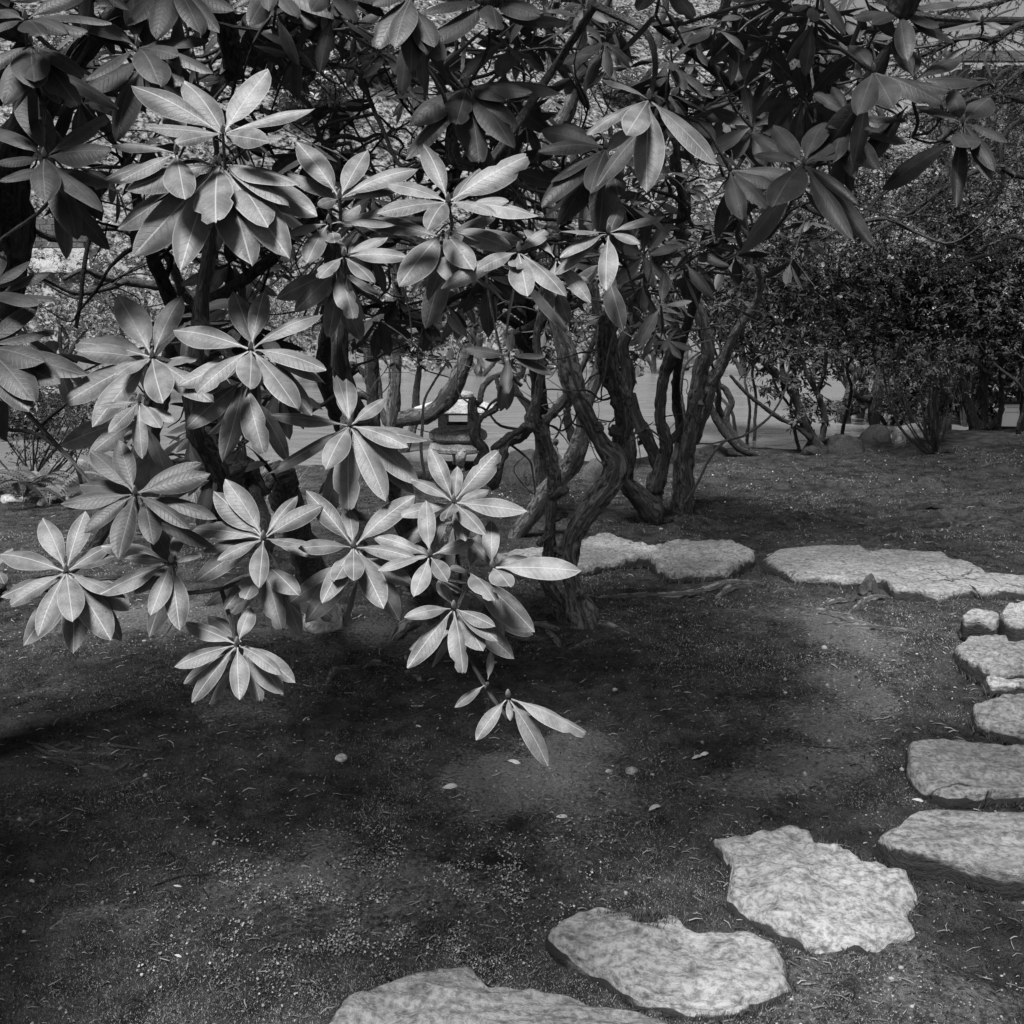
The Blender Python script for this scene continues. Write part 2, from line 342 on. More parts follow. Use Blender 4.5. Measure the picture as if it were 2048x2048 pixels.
slab('stepping_stone', [(-712, 1321), (-632, 1230), (-482, 1150), (-332, 1110), (-172, 1100), (-142, 1145), (-52, 1150), (0, 1170), (60, 1190), (200, 1210), (330, 1235), (400, 1265), (500, 1280), (580, 1300), (650, 1345), (560, 1460), (200, 1540), (-200, 1540), (-560, 1450)], 8, 0.035, 0.13, 'pale flat stepping stone nearest the bottom edge, cut off by the frame', 1)
slab('stepping_stone', [(135, 975), (190, 925), (270, 882), (340, 866), (395, 885), (470, 905), (540, 893), (610, 892), (700, 935), (840, 960), (930, 985), (1010, 1030), (1050, 1110), (1050, 1150), (1000, 1170), (900, 1215), (830, 1238), (700, 1248), (560, 1240), (470, 1205), (400, 1150), (320, 1110), (240, 1060), (170, 1015)], 8, 0.05, 0.14, 'mottled oblong stepping stone with a notch of moss on its far edge', 2)
slab('stepping_stone', [(755, 610), (800, 597), (880, 600), (960, 572), (1050, 560), (1120, 580), (1160, 610), (1230, 620), (1300, 660), (1400, 705), (1480, 752), (1520, 800), (1525, 850), (1500, 872), (1525, 935), (1490, 970), (1400, 998), (1300, 1000), (1200, 1015), (1130, 1010), (1060, 970), (950, 935), (870, 885), (820, 835), (820, 780), (830, 720), (790, 660)], 8, 0.04, 0.12, 'large rough stepping stone split by a crack at its right end', 3, rel=0.016)
slab('stepping_stone', [(1390, 595), (1450, 560), (1520, 518), (1600, 502), (1760, 510), (1900, 512), (2050, 530), (2150, 600), (2170, 720), (2080, 775), (1960, 750), (1850, 738), (1700, 700), (1600, 680), (1500, 662), (1430, 628)], 8, 0.09, 0.2, 'smooth wedge-shaped stepping stone with a thick dark front edge at the right', 4, rel=0.006)
slab('stepping_stone', [(1495, 262), (1560, 236), (1650, 228), (1780, 240), (1932, 265), (2050, 300), (2080, 380), (2000, 440), (1850, 450), (1680, 455), (1580, 422), (1520, 370), (1495, 320)], 8, 0.055, 0.15, 'rounded blotchy stepping stone behind the smooth wedge-shaped one', 5)
slab('stepping_stone', [(1740, 120), (1800, 87), (1900, 73), (2000, 80), (2080, 110), (2080, 180), (2000, 225), (1880, 205), (1800, 180), (1750, 150)], 8, 0.07, 0.16, 'small humped stepping stone cut by the right edge, behind the blotchy one', 6, rel=0.014)
slab('stepping_stone', [(505, 1190), (560, 1158), (640, 1142), (830, 1131), (990, 1140), (1060, 1163), (1220, 1150), (1400, 1160), (1490, 1170), (1520, 1198), (1600, 1200), (1650, 1222), (1700, 1260), (1760, 1288), (1932, 1305), (2130, 1330), (2130, 1368), (1850, 1365), (1720, 1375), (1640, 1365), (1500, 1376), (1400, 1386), (1320, 1376), (1220, 1365), (1150, 1315), (1000, 1310), (850, 1295), (700, 1288), (640, 1268), (570, 1240), (510, 1228)], 6, 0.065, 0.2, 'very long jagged flat slab reaching the right edge beyond the roots', 7, rel=0.007)
slab('stepping_stone', [(-145, 1172), (-100, 1132), (0, 1097), (120, 1086), (220, 1087), (310, 1107), (430, 1157), (440, 1190), (380, 1220), (280, 1245), (150, 1258), (0, 1262), (-80, 1235)], 6, 0.085, 0.2, 'oval pale stepping stone between the trunk stone and the long jagged slab', 8, rel=0.012)
slab('stepping_stone', [(1220, 1190), (1270, 1130), (1390, 1070), (1470, 1056), (1520, 1066), (1600, 1105), (1700, 1130), (1765, 1147), (1720, 1180), (1640, 1198), (1500, 1203), (1340, 1236), (1260, 1245)], 5, 0.08, 0.2, 'pale pointed stepping stone half hidden by the forked trunk', 9)
slab('stepping_stone', [(860, 1180), (1010, 1158), (1080, 1146), (1170, 1140), (1195, 1190), (1120, 1215), (1000, 1215), (880, 1205)], 5, 0.09, 0.2, 'narrow pale stepping stone seen between the trunk and the pale leaves', 10, rel=0.006)
slab('stepping_stone', [(1590, 1520), (1650, 1490), (1720, 1487), (1790, 1502), (1785, 1552), (1700, 1560), (1610, 1556)], 6, 0.10, 0.2, 'small squarish stepping stone leaning against a bigger one at the right edge', 11)
slab('stepping_stone', [(1800, 1500), (1830, 1462), (1880, 1442), (1990, 1437), (2070, 1470), (2070, 1560), (1980, 1590), (1890, 1588), (1830, 1565)], 6, 0.13, 0.24, 'blocky stepping stone at the right edge beside the small squarish one', 12, rel=0.012)
slab('stepping_stone', [(1550, 1682), (1620, 1632), (1730, 1613), (1850, 1612), (2000, 1630), (2080, 1680), (2080, 1780), (1960, 1826), (1800, 1826), (1700, 1806), (1600, 1755)], 6, 0.08, 0.18, 'broad humped stepping stone above a low ledge stone at the right edge', 13, rel=0.014)
slab('stepping_stone', [(1720, 1880), (1800, 1852), (1940, 1852), (2040, 1875), (2040, 1912), (1930, 1925), (1760, 1912)], 6, 0.05, 0.14, 'low ledge stone tucked under the broad humped stepping stone', 14)

# ------------------------------------------------------------------ rocks
def rock(name, loc, size, seed, label, mat=ROCK, cat='rock', group=None, flat=0.35, sub=4, rough=0.28, tn=0.25, cut=0.78):
    bm = bmesh.new(); bmesh.ops.create_icosphere(bm, subdivisions=sub, radius=1)
    V = np.array([v.co[:] for v in bm.verts]); F = np.array([[v.index for v in f.verts] for f in bm.faces]); bm.free()
    d = 1 + rough * (fbm(V[:, 0] * 1.3 + seed, V[:, 1] * 1.3 + V[:, 2] * 1.7, seed, 4)) + rough * 0.5 * fbm(V[:, 2] * 3 + seed, V[:, 0] * 3 - V[:, 1] * 2, seed + 2, 3)
    V = V * d[:, None]
    for k in range(5):                                     # broken faces
        q = np.random.default_rng(seed * 10 + k).normal(size=3); q[2] = abs(q[2]) * 0.6; q /= np.linalg.norm(q)
        e = V @ q - cut; V = V - np.where(e > 0, e, 0)[:, None] * q * 0.85
    V = V * np.array(size) * [1, 1, 1]; V[:, 2] = np.maximum(V[:, 2], -size[2] * flat)
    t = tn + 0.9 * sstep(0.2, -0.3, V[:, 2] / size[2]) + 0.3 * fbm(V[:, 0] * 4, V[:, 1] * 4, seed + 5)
    o = link(name, mesh(name, V, [F], mat, tone=t)); o.location = (loc[0], loc[1], loc[2]); o.rotation_euler.z = seed * 1.3
    return tag(o, label, cat, group)
def prock(u, v, w, h, seed, label, dy=1.0, name='rock', **kw):  # (u, v): foot of the rock; w, h its width and height in photograph pixels
    c, d = G(u, v); s = d / FPX
    return rock(name, (c[0], c[1] + w * s * 0.25, c[2]), (w * s / 2, w * s / 2 * dy, h * s / 0.95), seed, label, **kw)
prock(1050, 968, 130, 66, 3, 'dark rounded boulder on the bank to the right of the stone lantern')
prock(1188, 962, 60, 36, 4, 'small slanted dark rock between the leaning trunk and the forked trunk')
prock(1430, 912, 68, 20, 5, 'low dark rock lying at the water left of the leaning shore trunks')
prock(1636, 908, 66, 24, 6, 'flat dark rock under the bushy shore shrub')
prock(1695, 906, 86, 34, 8, 'smooth domed dark rock at the foot of the double shore trunk')
prock(1640, 868, 36, 36, 9, 'upright rough rock standing in the water behind the shore shrub')
prock(1762, 884, 84, 26, 10, 'shaggy moss covered boulder at the water edge', rough=0.5, cut=0.6)
prock(1824, 876, 62, 30, 11, 'pale topped rock behind the shaggy moss covered boulder', mat=PALE, tn=0.6)
prock(1800, 889, 30, 22, 17, 'little pale wedge of rock beside the shaggy moss covered boulder', mat=PALE, tn=0.5)
prock(1885, 862, 44, 28, 12, 'rounded grey rock behind the thin stemmed shrub')
prock(120, 965, 120, 44, 13, 'broad dark rock in the pond behind the fern fronds', mat=GRANITE)
prock(20, 1005, 60, 16, 14, 'low pale rock at the left edge below the ferns', mat=PALE, tn=0.5)
prock(85, 1012, 26, 16, 15, 'small pale stone in the moss under the ferns', mat=PALE, tn=0.4)
prock(280, 990, 110, 52, 16, 'dark boulder hidden behind the dark leaf rosette', mat=ROCK)
prock(1748, 1192, 66, 40, 21, 'dark broken rock wedged under the long jagged slab', rough=0.5, cut=0.45)
prock(1700, 1204, 44, 20, 22, 'small dark rock left of the broken rock under the long slab', rough=0.5, cut=0.45)
prock(645, 1262, 90, 50, 23, 'pale stone block at the foot of the shrub behind the hanging leaves', mat=PALE, tn=0.35)
c = P(1712, 850, 15.5); rock('rock', (c[0], c[1], WATER), (0.14, 0.14, 0.17), 33, 'bright white rock standing out of the pond behind the shore trunk', mat=PALE, flat=0.2, tn=0)

# ------------------------------------------------------------------ stone lantern
def lathe(prof, seg=40, hexa=0.0):
    th = np.linspace(0, 2 * math.pi, seg, endpoint=False); V = []
    for r, z in prof:
        rr = r * (1 - hexa * (1 - np.cos(((th + math.pi / 6) % (math.pi / 3)) - math.pi / 6)) * 3)
        V.append(np.c_[rr * np.cos(th), rr * np.sin(th), np.full(seg, z)])
    k = len(prof); i = np.arange(k - 1)[:, None] * seg; j = np.arange(seg)[None, :]
    F = np.stack([i + j, i + (j + 1) % seg, i + seg + (j + 1) % seg, i + seg + j], -1).reshape(-1, 4)
    V = np.vstack(V + [[[0, 0, prof[0][1]], [0, 0, prof[-1][1]]]]); jj = np.arange(seg); n = len(V)
    T = np.vstack([np.stack([np.full(seg, n - 2), (jj + 1) % seg, jj], -1), np.stack([np.full(seg, n - 1), (k - 1) * seg + jj, (k - 1) * seg + (jj + 1) % seg], -1)])
    return V, [F, T]
LD = 9.7; LS = LD / FPX
lc = P(917, 934, LD); LZ = lc[2]
lan = empty('stone_lantern', (lc[0], lc[1], LZ), 'low stone lantern with wide roof on curved legs beside the pond', 'lantern')
def lz(v): return (934 - v) * LS / math.cos(0.14)
def lpart(name, prof, hexa=0.0, seg=40, tn=0.1):
    V, F = lathe([(r * LS, lz(v)) for r, v in prof], seg, hexa)
    t = np.full(len(V), tn) + 0.25 * fbm(V[:, 0] * 9, V[:, 2] * 9 + V[:, 1] * 9, 5)
    return link(name, mesh(name, V, F, GRANITE, tone=t, smooth=False), lan)
lpart('finial', [(10, 797), (27, 796), (31, 793), (31, 789), (27, 786), (20, 784.5), (8, 783)])
lpart('roof', [(38, 821), (76, 822), (86, 821), (88, 819), (86, 816), (70, 811), (52, 805), (36, 799), (22, 796)], 0.25, 48, -0.1)
lpart('platform', [(40, 880), (54, 879), (58, 874), (58, 868), (56, 863), (48, 858), (30, 857)], 0.2, 48)
lpart('pedestal', [(46, 903), (57, 899), (58, 893), (54, 885), (47, 881), (40, 880)], 0.0, 48)
# light chamber: six wall posts between window openings
def boxes(lst):
    V, F = [], []
    for (cx, cy, cz, sx, sy, sz, rz) in lst:
        n = len(V) * 8; b = np.array([[x, y, z] for z in (-1, 1) for x, y in ((-1, -1), (1, -1), (1, 1), (-1, 1))], float) * [sx / 2, sy / 2, sz / 2]
        c, s = math.cos(rz), math.sin(rz); b = np.c_[b[:, 0] * c - b[:, 1] * s, b[:, 0] * s + b[:, 1] * c, b[:, 2]] + [cx, cy, cz]
        V.append(b); F.append(np.array([[0, 3, 2, 1], [4, 5, 6, 7], [0, 1, 5, 4], [1, 2, 6, 5], [2, 3, 7, 6], [3, 0, 4, 7]]) + n)
    return np.vstack(V), [np.vstack(F)]
zb, zt2 = lz(859), lz(820); lst = []; W_ = 71 * LS; hh_ = zt2 - zb; zm = (zb + zt2) / 2
for sx in (-1, 1):
    lst.append((sx * 27.5 * LS, 0, zm, 15 * LS, 62 * LS, hh_, 0)); lst.append((sx * 35.5 * LS, 0, zm - 1 * LS, 5 * LS, 46 * LS, hh_ * .86, 0))
for sy in (-1, 1):
    lst.append((0, sy * 28 * LS, lz(853), 40.2 * LS, 8 * LS, 11 * LS, 0)); lst.append((0, sy * 28 * LS, lz(823.5), 40.2 * LS, 8 * LS, 6.6 * LS, 0))
lst.append((0, 0, lz(857.5), 40.4 * LS, 47.6 * LS, 4 * LS, 0)); lst.append((0, 0, lz(821.5), 40.4 * LS, 47.6 * LS, 3 * LS, 0))
V, F = boxes(lst)
ch = link('light_chamber', mesh('light_chamber', V, F, GRANITE, tone=np.full(len(V), 0.1), smooth=False), lan)
V, F = boxes([(-22.5 * LS, -32.5 * LS, lz(838), 4.5 * LS, 4 * LS, 25 * LS, 0), (22.5 * LS, -32.5 * LS, lz(838), 4.5 * LS, 4 * LS, 25 * LS, 0), (0, -32.5 * LS, lz(826.5), 40.4 * LS, 4 * LS, 3 * LS, 0), (0, -32.5 * LS, lz(849), 40.4 * LS, 4 * LS, 3.6 * LS, 0)])
link('window_frame', mesh('window_frame', V, F, GRANITE, tone=np.full(len(V), 0.0), smooth=False), ch)
for kq in range(4):
    a = math.radians(-90 + kq * 90 + 8); pts = [(46, 898), (50, 906), (44, 918), (38, 926), (42, 935)]
    g = [np.array([r * LS * math.cos(a), r * LS * math.sin(a), lz(v)]) for r, v in pts]
    Vv, Ff, UV, _ = tube_geo(g, [13 * LS, 11 * LS, 9 * LS, 8 * LS, 10 * LS], n=14, seg=10, knob=0.02)
    link('leg', mesh('leg', Vv, Ff, GRANITE, tone=np.full(len(Vv), 0.3)), lan)

# ------------------------------------------------------------------ small white notice board
sg, sd = G(2019, 858); s = sd / FPX
sb = empty('notice_board', (sg[0], sg[1], sg[2]), 'small white notice board with two faint lines of writing standing in the moss', 'sign')
WHITE = m_tone('white_board', 0.75, 0.5, 0.3); INK = m_tone('ink', 0.32, 0.6, 0.1); WOODD = m_bark('post_wood', 0.035)
def bpart(name, lst, mat, par):
    V, F = boxes(lst); return link(name, mesh(name, V, F, mat, tone=np.ones(len(V)), smooth=False), par)
bw_, bh = 34 * s, 44 * s; rz = -0.10
brd = bpart('board', [(0, 0, 0.03 + bh / 2, bw_, 0.018, bh, rz)], WHITE, sb)
bpart('cap_rail', [(0.0, 0, 0.03 + bh + 0.016, bw_ * 1.12, 0.05, 0.026, rz)], WOODD, sb)
for sx in (-1, 1):
    bpart('post', [(sx * (bw_ / 2 + 0.012) * math.cos(rz), sx * (bw_ / 2 + 0.012) * math.sin(rz), bh / 2 + 0.0, 0.024, 0.03, bh + 0.06, rz)], WOODD, sb)
lines = []
for row, (x0, x1) in enumerate(((-0.28, 0.28), (-0.36, 0.32))):
    x = x0
    while x < x1:
        wl_ = random.uniform(0.03, 0.09)
        lines.append(((x + wl_ / 2) * bw_ * math.cos(rz) + 0.0105 * math.sin(rz), (x + wl_ / 2) * bw_ * math.sin(rz) - 0.0105 * math.cos(rz), 0.03 + bh * (0.86 - 0.22 * row), wl_ * bw_, 0.001, 0.011, rz)); x += wl_ + 0.025
bpart('writing', lines, INK, brd)

# ------------------------------------------------------------------ far left: low pale path edge and block wall; far right: pavilion
wg, wd_ = G(60, 528)
wr = empty('block_wall', wg, 'distant dark block wall above a pale kerb at the left edge', 'wall')
wr.scale = (wd_ / 17,) * 3; WM = m_rock('wall_block', 0.09, 8, (1, 1, 1), 0.03)
bm_ = []
for rw in range(5):
    for cl in range(10):
        bx = (-0.95 + cl * 0.205 + (rw % 2) * 0.1, random.uniform(-0.01, 0.01), 0.32 + rw * 0.095, 0.198, 0.2, 0.089, 0)
        V, F = boxes([bx]); link('block', mesh('block', V, F, WM, tone=np.full(8, random.uniform(0, 0.4)), smooth=False), wr)
V, F = boxes([(0, -0.05, 0.05, 2.3, 0.5, 0.40, 0)]); link('kerb', mesh('kerb', V, F, PALE, tone=np.full(len(V), .45), smooth=False), wr)
V, F = boxes([(0, 0.1, -1.1, 2.3, 0.6, 1.9, 0)]); link('footing', mesh('footing', V, F, WM, tone=np.full(len(V), 0.4), smooth=False), wr)
bx, by = (1930 - 1024) / FPX * 46, 45.0
pv = empty('pavilion', (bx, by, H(bx, by) - 0.3), 'pale far garden pavilion with louvred roof behind the conifer branches', 'building')
pbase = 1.6 + by * math.tan(math.radians(11.5)) - float(H(bx, by)) + 0.3
V, F = boxes([(0, 1.0, pbase / 2 + 0.2, 4.4, 2, pbase + 0.8, 0)]); link('wall', mesh('wall', V, F, PALE, tone=np.full(len(V), 0.55), smooth=False), pv)
for kq in range(6):
    V, F = boxes([(-2.1 + kq * 0.84, -0.7, pbase / 2 + 0.2, 0.24, 0.28, pbase + 0.8, 0)]); link('column', mesh('column', V, F, PALE, tone=np.ones(8), smooth=False), pv)
rfz = pbase + 0.6; rf = []
for kq in range(9): rf.append((0, -1.3 + kq * 0.28, rfz + 0.07 + kq * 0.10, 5.2, 0.34, 0.12, 0))
V, F = boxes(rf); link('roof', mesh('roof', V, F, WM, tone=np.full(len(V), 0.2), smooth=False), pv)
# ------------------------------------------------------------------ leaves
def leaf_mesh(name, mat, seed, arch, cup, wid, tipw, notch=0, nu=14, nv=7, pet=0.13):
    """leaf from (0,0,0) to (0,1,0), face to +Z"""
    r = np.random.default_rng(seed)
    t = np.linspace(0, 1, nu); b = np.clip((t - pet) / (1 - pet), 0, 1)
    prof = np.sin(math.pi * np.clip(b, 0, 1) ** (tipw * 1.20)) ** 0.68 * wid * 0.43 + 0.014 * (1 - b) ** 3
    prof[-1] = 0.004
    u = np.linspace(-1, 1, nv)
    X = prof[:, None] * u[None, :]; Y = np.repeat(t[:, None], nv, 1)
    Z = (arch * 4 * t * (1 - t))[:, None] - cup * np.abs(u)[None, :] ** 1.8 * prof[:, None] - 0.010 * (np.abs(u)[None, :] < 0.2) * (b > 0)[:, None]
    Z = Z + 0.012 * np.sin(t * 9 + seed)[:, None] * u[None, :] * (prof / (wid * .5))[:, None] + 0.05 * wid * r.uniform(-1, 1) * u[None, :] * t[:, None]
    X = X + 0.03 * r.uniform(-1, 1) * np.sin(math.pi * t)[:, None]
    if notch:
        for q in range(notch):
            i = int(r.integers(nu // 2, nu - 1)); s = r.choice([0, nv - 1]); X[i, s] *= r.uniform(0.62, 0.8)
        if notch > 1: Y[-1] -= 0.05; X[-1] = X[-2] * 0.55; Y[-1] += 0.03 * r.uniform(-1, 1, nv)
    V = np.stack([X, Y, Z], -1).reshape(-1, 3)
    i = np.arange(nu - 1)[:, None] * nv; j = np.arange(nv - 1)[None, :]
    F = np.stack([i + j, i + j + 1, i + nv + j + 1, i + nv + j], -1).reshape(-1, 4)
    me = mesh(name, V, [F], mat); at = me.attributes.new('edge', 'FLOAT', 'POINT')
    at.data.foreach_set('value', np.tile(np.abs(u), nu).astype(np.float32)); return me
def leafset(mat):
    a = [(0.045, 0.30, 0.33, 0.86, 0), (0.07, 0.35, 0.36, 0.9, 0), (0.03, 0.22, 0.38, 0.84, 0), (0.09, 0.42, 0.31, 0.88, 0), (0.05, 0.28, 0.35, 0.92, 0),
         (0.02, 0.25, 0.34, 0.82, 0), (0.06, 0.38, 0.40, 0.9, 0), (0.05, 0.32, 0.35, 0.88, 2), (0.08, 0.36, 0.33, 0.9, 0), (0.04, 0.26, 0.37, 0.86, 0)]
    return [leaf_mesh('leaf', mat, k + 1, *q) for k, q in enumerate(a)]
def leafset_lo(mat): return [leaf_mesh('leaf', mat, k + 21, ar, 0.3, wd, 0.88, 0, 7, 5) for k, (ar, wd) in enumerate(((0.05, 0.33), (0.09, 0.36), (0.02, 0.38), (0.12, 0.31)))]
SETS = {'L': leafset(LEAF_L), 'D': leafset(LEAF_SHADED)}
SETS_LO = {'L': leafset_lo(LEAF_L), 'D': leafset_lo(LEAF_SHADED)}
BUDM = m_tone('bud_scale', 0.22, 0.5, 0.3)
bmv, bmf = lathe([(0.0, 0), (0.16, 0.1), (0.27, 0.3), (0.22, 0.6), (0.1, 0.85), (0.0, 1.0)], 8)
BUD = mesh('bud', bmv, bmf, BUDM, tone=np.ones(len(bmv)))

class Plant:
    def __init__(s, name, base, label, cat, kind, group=None, bark=BARK):
        s.o = empty(name, base, label, cat, group); s.base = np.array(base, float); s.kind = kind; s.sk = []; s.bark = bark; s.nl = 0
    def limb(s, pts, rad, name='branch', vis=True, **kw):
        kw.setdefault('seed', len(s.sk) + 1)
        if name == 'branch': kw.setdefault('wig', 0.006)
        o, c = tube(name, pts, rad, s.bark, s.o, **kw); s.sk.append(c); return o
    def path(s, r, L, d0, d1=None, name='branch', ground=False, flare=None, **kw):
        """L: (x, y, width) in region pixels from thick to thin; d0, d1: distance at the ends"""
        d1 = d0 if d1 is None else d1; pts, rad = [], []
        for k, (x, y, wd) in enumerate(L):
            d = d0 + (d1 - d0) * k / max(len(L) - 1, 1); pts.append(P(*px(r, x, y), d)); rad.append(wd * (K if r else 1) / FPX * d / 2)
        if ground:
            p = pts[0].copy(); p[2] = float(H(p[0], p[1])) - 0.10; pts.insert(0, p); rad.insert(0, rad[0] * 1.25)
        return s.limb(pts, rad, name, **kw)
    def nearest(s, p):
        c = np.vstack(s.sk); return c[np.argmin(((c - p) ** 2).sum(1) + 0.25 * np.maximum(0, p[1] - 0.05 - c[:, 1]) ** 2 * 10)]
    def twig(s, c, axis, r0=0.0035):
        a = s.nearest(c - axis * 0.10); L = np.linalg.norm(c - a)
        b = c - axis * min(0.10, L * 0.4); mid = (a + b) / 2 + rng.normal(0, 0.05, 3) * L
        q, cc = tube('twig', [a, mid, b, c], [r0 + 0.0035 * L * 1.6, r0 + 0.0014 * L, r0, r0 * 0.85], TWIG, s.o, seg=6, n=int(np.clip(L / 0.03, 7, 26)), knob=0.10, seed=int(rng.integers(99)))
        s.sk.append(cc[::2]); return q
    def leaf(s, par, p, tip, ref, wf=1.0, lo=False, mi=None):
        a = tip - p; L = np.linalg.norm(a); y = a / L
        z = ref - y * (ref @ y); z /= np.linalg.norm(z) + 1e-9; x = np.cross(y, z)
        st = (SETS_LO if lo else SETS)[s.kind]
        if mi is None: mi = int(rng.integers(len(st)))
        o = link('leaf', st[mi], par); q = p - s.base; sx = L * wf
        o.matrix_basis = Matrix(((x[0] * sx, y[0] * L, z[0] * L, q[0]), (x[1] * sx, y[1] * L, z[1] * L, q[1]), (x[2] * sx, y[2] * L, z[2] * L, q[2]), (0, 0, 0, 1)))
        s.nl += 1; return o
    def bud(s, par, c, axis, sz=0.018):
        o = link('bud', BUD, par); z = Vector(axis); q = z.to_track_quat('Z', 'Y')
        o.matrix_basis = Matrix.LocRotScale(Vector(c - s.base), q, Vector((sz * 0.8, sz * 0.8, sz)))
    def rosette(s, r, cx, cy, d, tips, extra=2, L0=None, up=0.62, bud=True):
        c = P(*px(r, cx, cy), d); sc = K / FPX * d
        pr = [math.hypot(t[0] - cx, t[1] - cy) for t in tips]
        L0 = max(max(pr) * 1.03, 260) if L0 is None else L0
        view = (CAM - c) / np.linalg.norm(CAM - c); axis = 0.62 * np.array([0, 0, 1.0]) + 0.55 * view; axis /= np.linalg.norm(axis)
        tw = s.twig(c, axis)
        if bud: s.bud(tw, c, axis, 0.022)
        for k, t in enumerate(tips):
            fl = t[2] if len(t) > 2 else ''
            dx, dy = t[0] - cx, t[1] - cy; q = pr[k]; kf = 0.3 if abs(dx) > 1.15 * abs(dy) else (0.45 if dy < 0 else 0.85); L = max(q + (L0 - q) * kf * (0.85 + 0.15 * rng.random()), q * 1.01)
            dz = math.sqrt(max(L * L - q * q, 0)) * sc
            toward = 1 if dy > -40 else -1
            if 'a' in fl: toward = -1
            if 't' in fl: toward = 1
            if 'f' in fl: dz *= 0.4
            dd = d - dz * toward * 0.9
            off = 0.035 if 'b' in fl else 0.0
            tip = P(*px(r, t[0], t[1]), dd + off); base = c + np.array([0, off, -off * 0.3])
            a = (tip - base) / np.linalg.norm(tip - base)
            base = base + a * 0.006
            ref = up * np.array([0, 0, 1.0]) + 0.62 * view + rng.normal(0, 0.16, 3)
            if 'b' in fl: ref = ref + np.array([0, 0, 0.2])
            s.leaf(tw, base, tip, ref, rng.uniform(0.92, 1.12) * (0.6 if 'n' in fl else 1))
        for k in range(extra):                             # older leaves hanging beneath the whorl
            a = math.radians(rng.uniform(-165, -15)); q = L0 * sc * rng.uniform(0.75, 1.0)
            dr = np.array([math.cos(a) * 0.8, rng.uniform(0.1, 0.75), math.sin(a) * 0.85 - 0.1]); dr /= np.linalg.norm(dr)
            b = c + np.array([0, 0.03, -0.03 - 0.02 * rng.random()])
            s.leaf(tw, b, b + dr * q, 0.75 * np.array([0, 0, 1.0]) + 0.45 * view + rng.normal(0, 0.2, 3), rng.uniform(0.92, 1.1))
    def filler(s, n, ub, vb, db, L=0.12, lo=True, droop=-0.25):
        k = 0
        while k < n:
            c = P(rng.uniform(*ub), rng.uniform(*vb), rng.uniform(*db)); k += 1
            if c[2] < 0.4: continue
            axis = np.array([0, 0, 1.0]) + rng.normal(0, 0.45, 3); axis /= np.linalg.norm(axis)
            tw = s.twig(c, axis, 0.003); m = int(rng.integers(7, 11)); a0 = rng.uniform(0, 6.28)
            e1 = np.cross(axis, [0.3, 1, 0.1]); e1 /= np.linalg.norm(e1); e2 = np.cross(axis, e1)
            for j in range(m):
                if s.nl >= 296: break
                a = a0 + j * 2.4; el = droop + rng.uniform(-0.45, 0.4)
                dr = (e1 * math.cos(a) + e2 * math.sin(a)) * math.cos(el) + axis * math.sin(el)
                b = c - axis * 0.012 * (j % 3); s.leaf(tw, b + dr * 0.005, b + dr * L * rng.uniform(0.75, 1.12), axis + rng.normal(0, 0.2, 3), rng.uniform(0.9, 1.1), lo)

def leaf_cloud(C, Rd, n, size, seed, wh=7, flat=0.35, width=0.3, shell=0.0, fold=0.25, droop=0.2, dark=(0.45, 1.55)):
    """n small leaves in whorls spread through ellipsoids C (k,3) of radii Rd (k,3)"""
    g = np.random.default_rng(seed); C = np.atleast_2d(np.asarray(C, float)); Rd = np.atleast_2d(np.asarray(Rd, float))
    vol = Rd.prod(1) ** 0.75; nw = max(n // wh, 1); ci = g.choice(len(C), nw, p=vol / vol.sum())
    d = g.normal(size=(nw, 3)); d /= np.linalg.norm(d, axis=1)[:, None]
    rad = g.random(nw) ** (1 / 3) * (1 - shell) + shell
    lump = 1 + 0.35 * fbm(d[:, 0] * 2.1 + ci * 3.3, d[:, 2] * 2.1 + d[:, 1] * 1.3, seed, 3)
    c = C[ci] + d * (rad * lump)[:, None] * Rd[ci]
    tw = dark[0] + (dark[1] - dark[0]) * g.random(nw) ** 1.5
    ax = np.array([0, 0, 1.0]) + d * 0.5 + g.normal(0, 0.4, (nw, 3)); ax /= np.linalg.norm(ax, axis=1)[:, None]
    e1 = np.cross(ax, [0.31, 0.9, 0.17]); e1 /= np.linalg.norm(e1, axis=1)[:, None]; e2 = np.cross(ax, e1)
    idx = np.repeat(np.arange(nw), wh); N = len(idx); a = g.uniform(0, 6.28, N); el = g.normal(-droop, flat, N)
    dr = (e1[idx] * np.cos(a)[:, None] + e2[idx] * np.sin(a)[:, None]) * np.cos(el)[:, None] + ax[idx] * np.sin(el)[:, None]
    L = size * g.uniform(0.65, 1.25, N); nrm = ax[idx] - dr * (ax[idx] * dr).sum(1)[:, None]; nrm /= np.linalg.norm(nrm, axis=1)[:, None] + 1e-9
    sd_ = np.cross(dr, nrm); b = c[idx] + g.normal(0, size * 0.12, (N, 3))
    w_ = (L * width * 0.5)[:, None]; L = L[:, None]; up = nrm * w_ * fold
    tw = tw
    V = np.stack([b, b + dr * L * 0.35 + sd_ * w_ + up, b + dr * L * 0.72 + sd_ * w_ * 0.8 + up, b + dr * L - nrm * L * 0.08, b + dr * L * 0.72 - sd_ * w_ * 0.8 + up, b + dr * L * 0.35 - sd_ * w_ + up], 1).reshape(-1, 3)
    k = (np.arange(N) * 6)[:, None]; F = np.vstack([k + [0, 1, 2, 3], k + [0, 3, 4, 5]])
    tone = np.repeat(tw[idx] * g.uniform(0.75, 1.3, N), 6)
    return V, [F], tone
def crown(pl, C, Rd, n, size, seed, mat=CROWN, name='crown', **kw):
    V, F, t = leaf_cloud(C, Rd, n, size, seed, **kw)
    o = link(name, mesh(name, V - pl.base, F, mat, tone=t, smooth=False), pl.o); o['kind'] = 'stuff'; return o
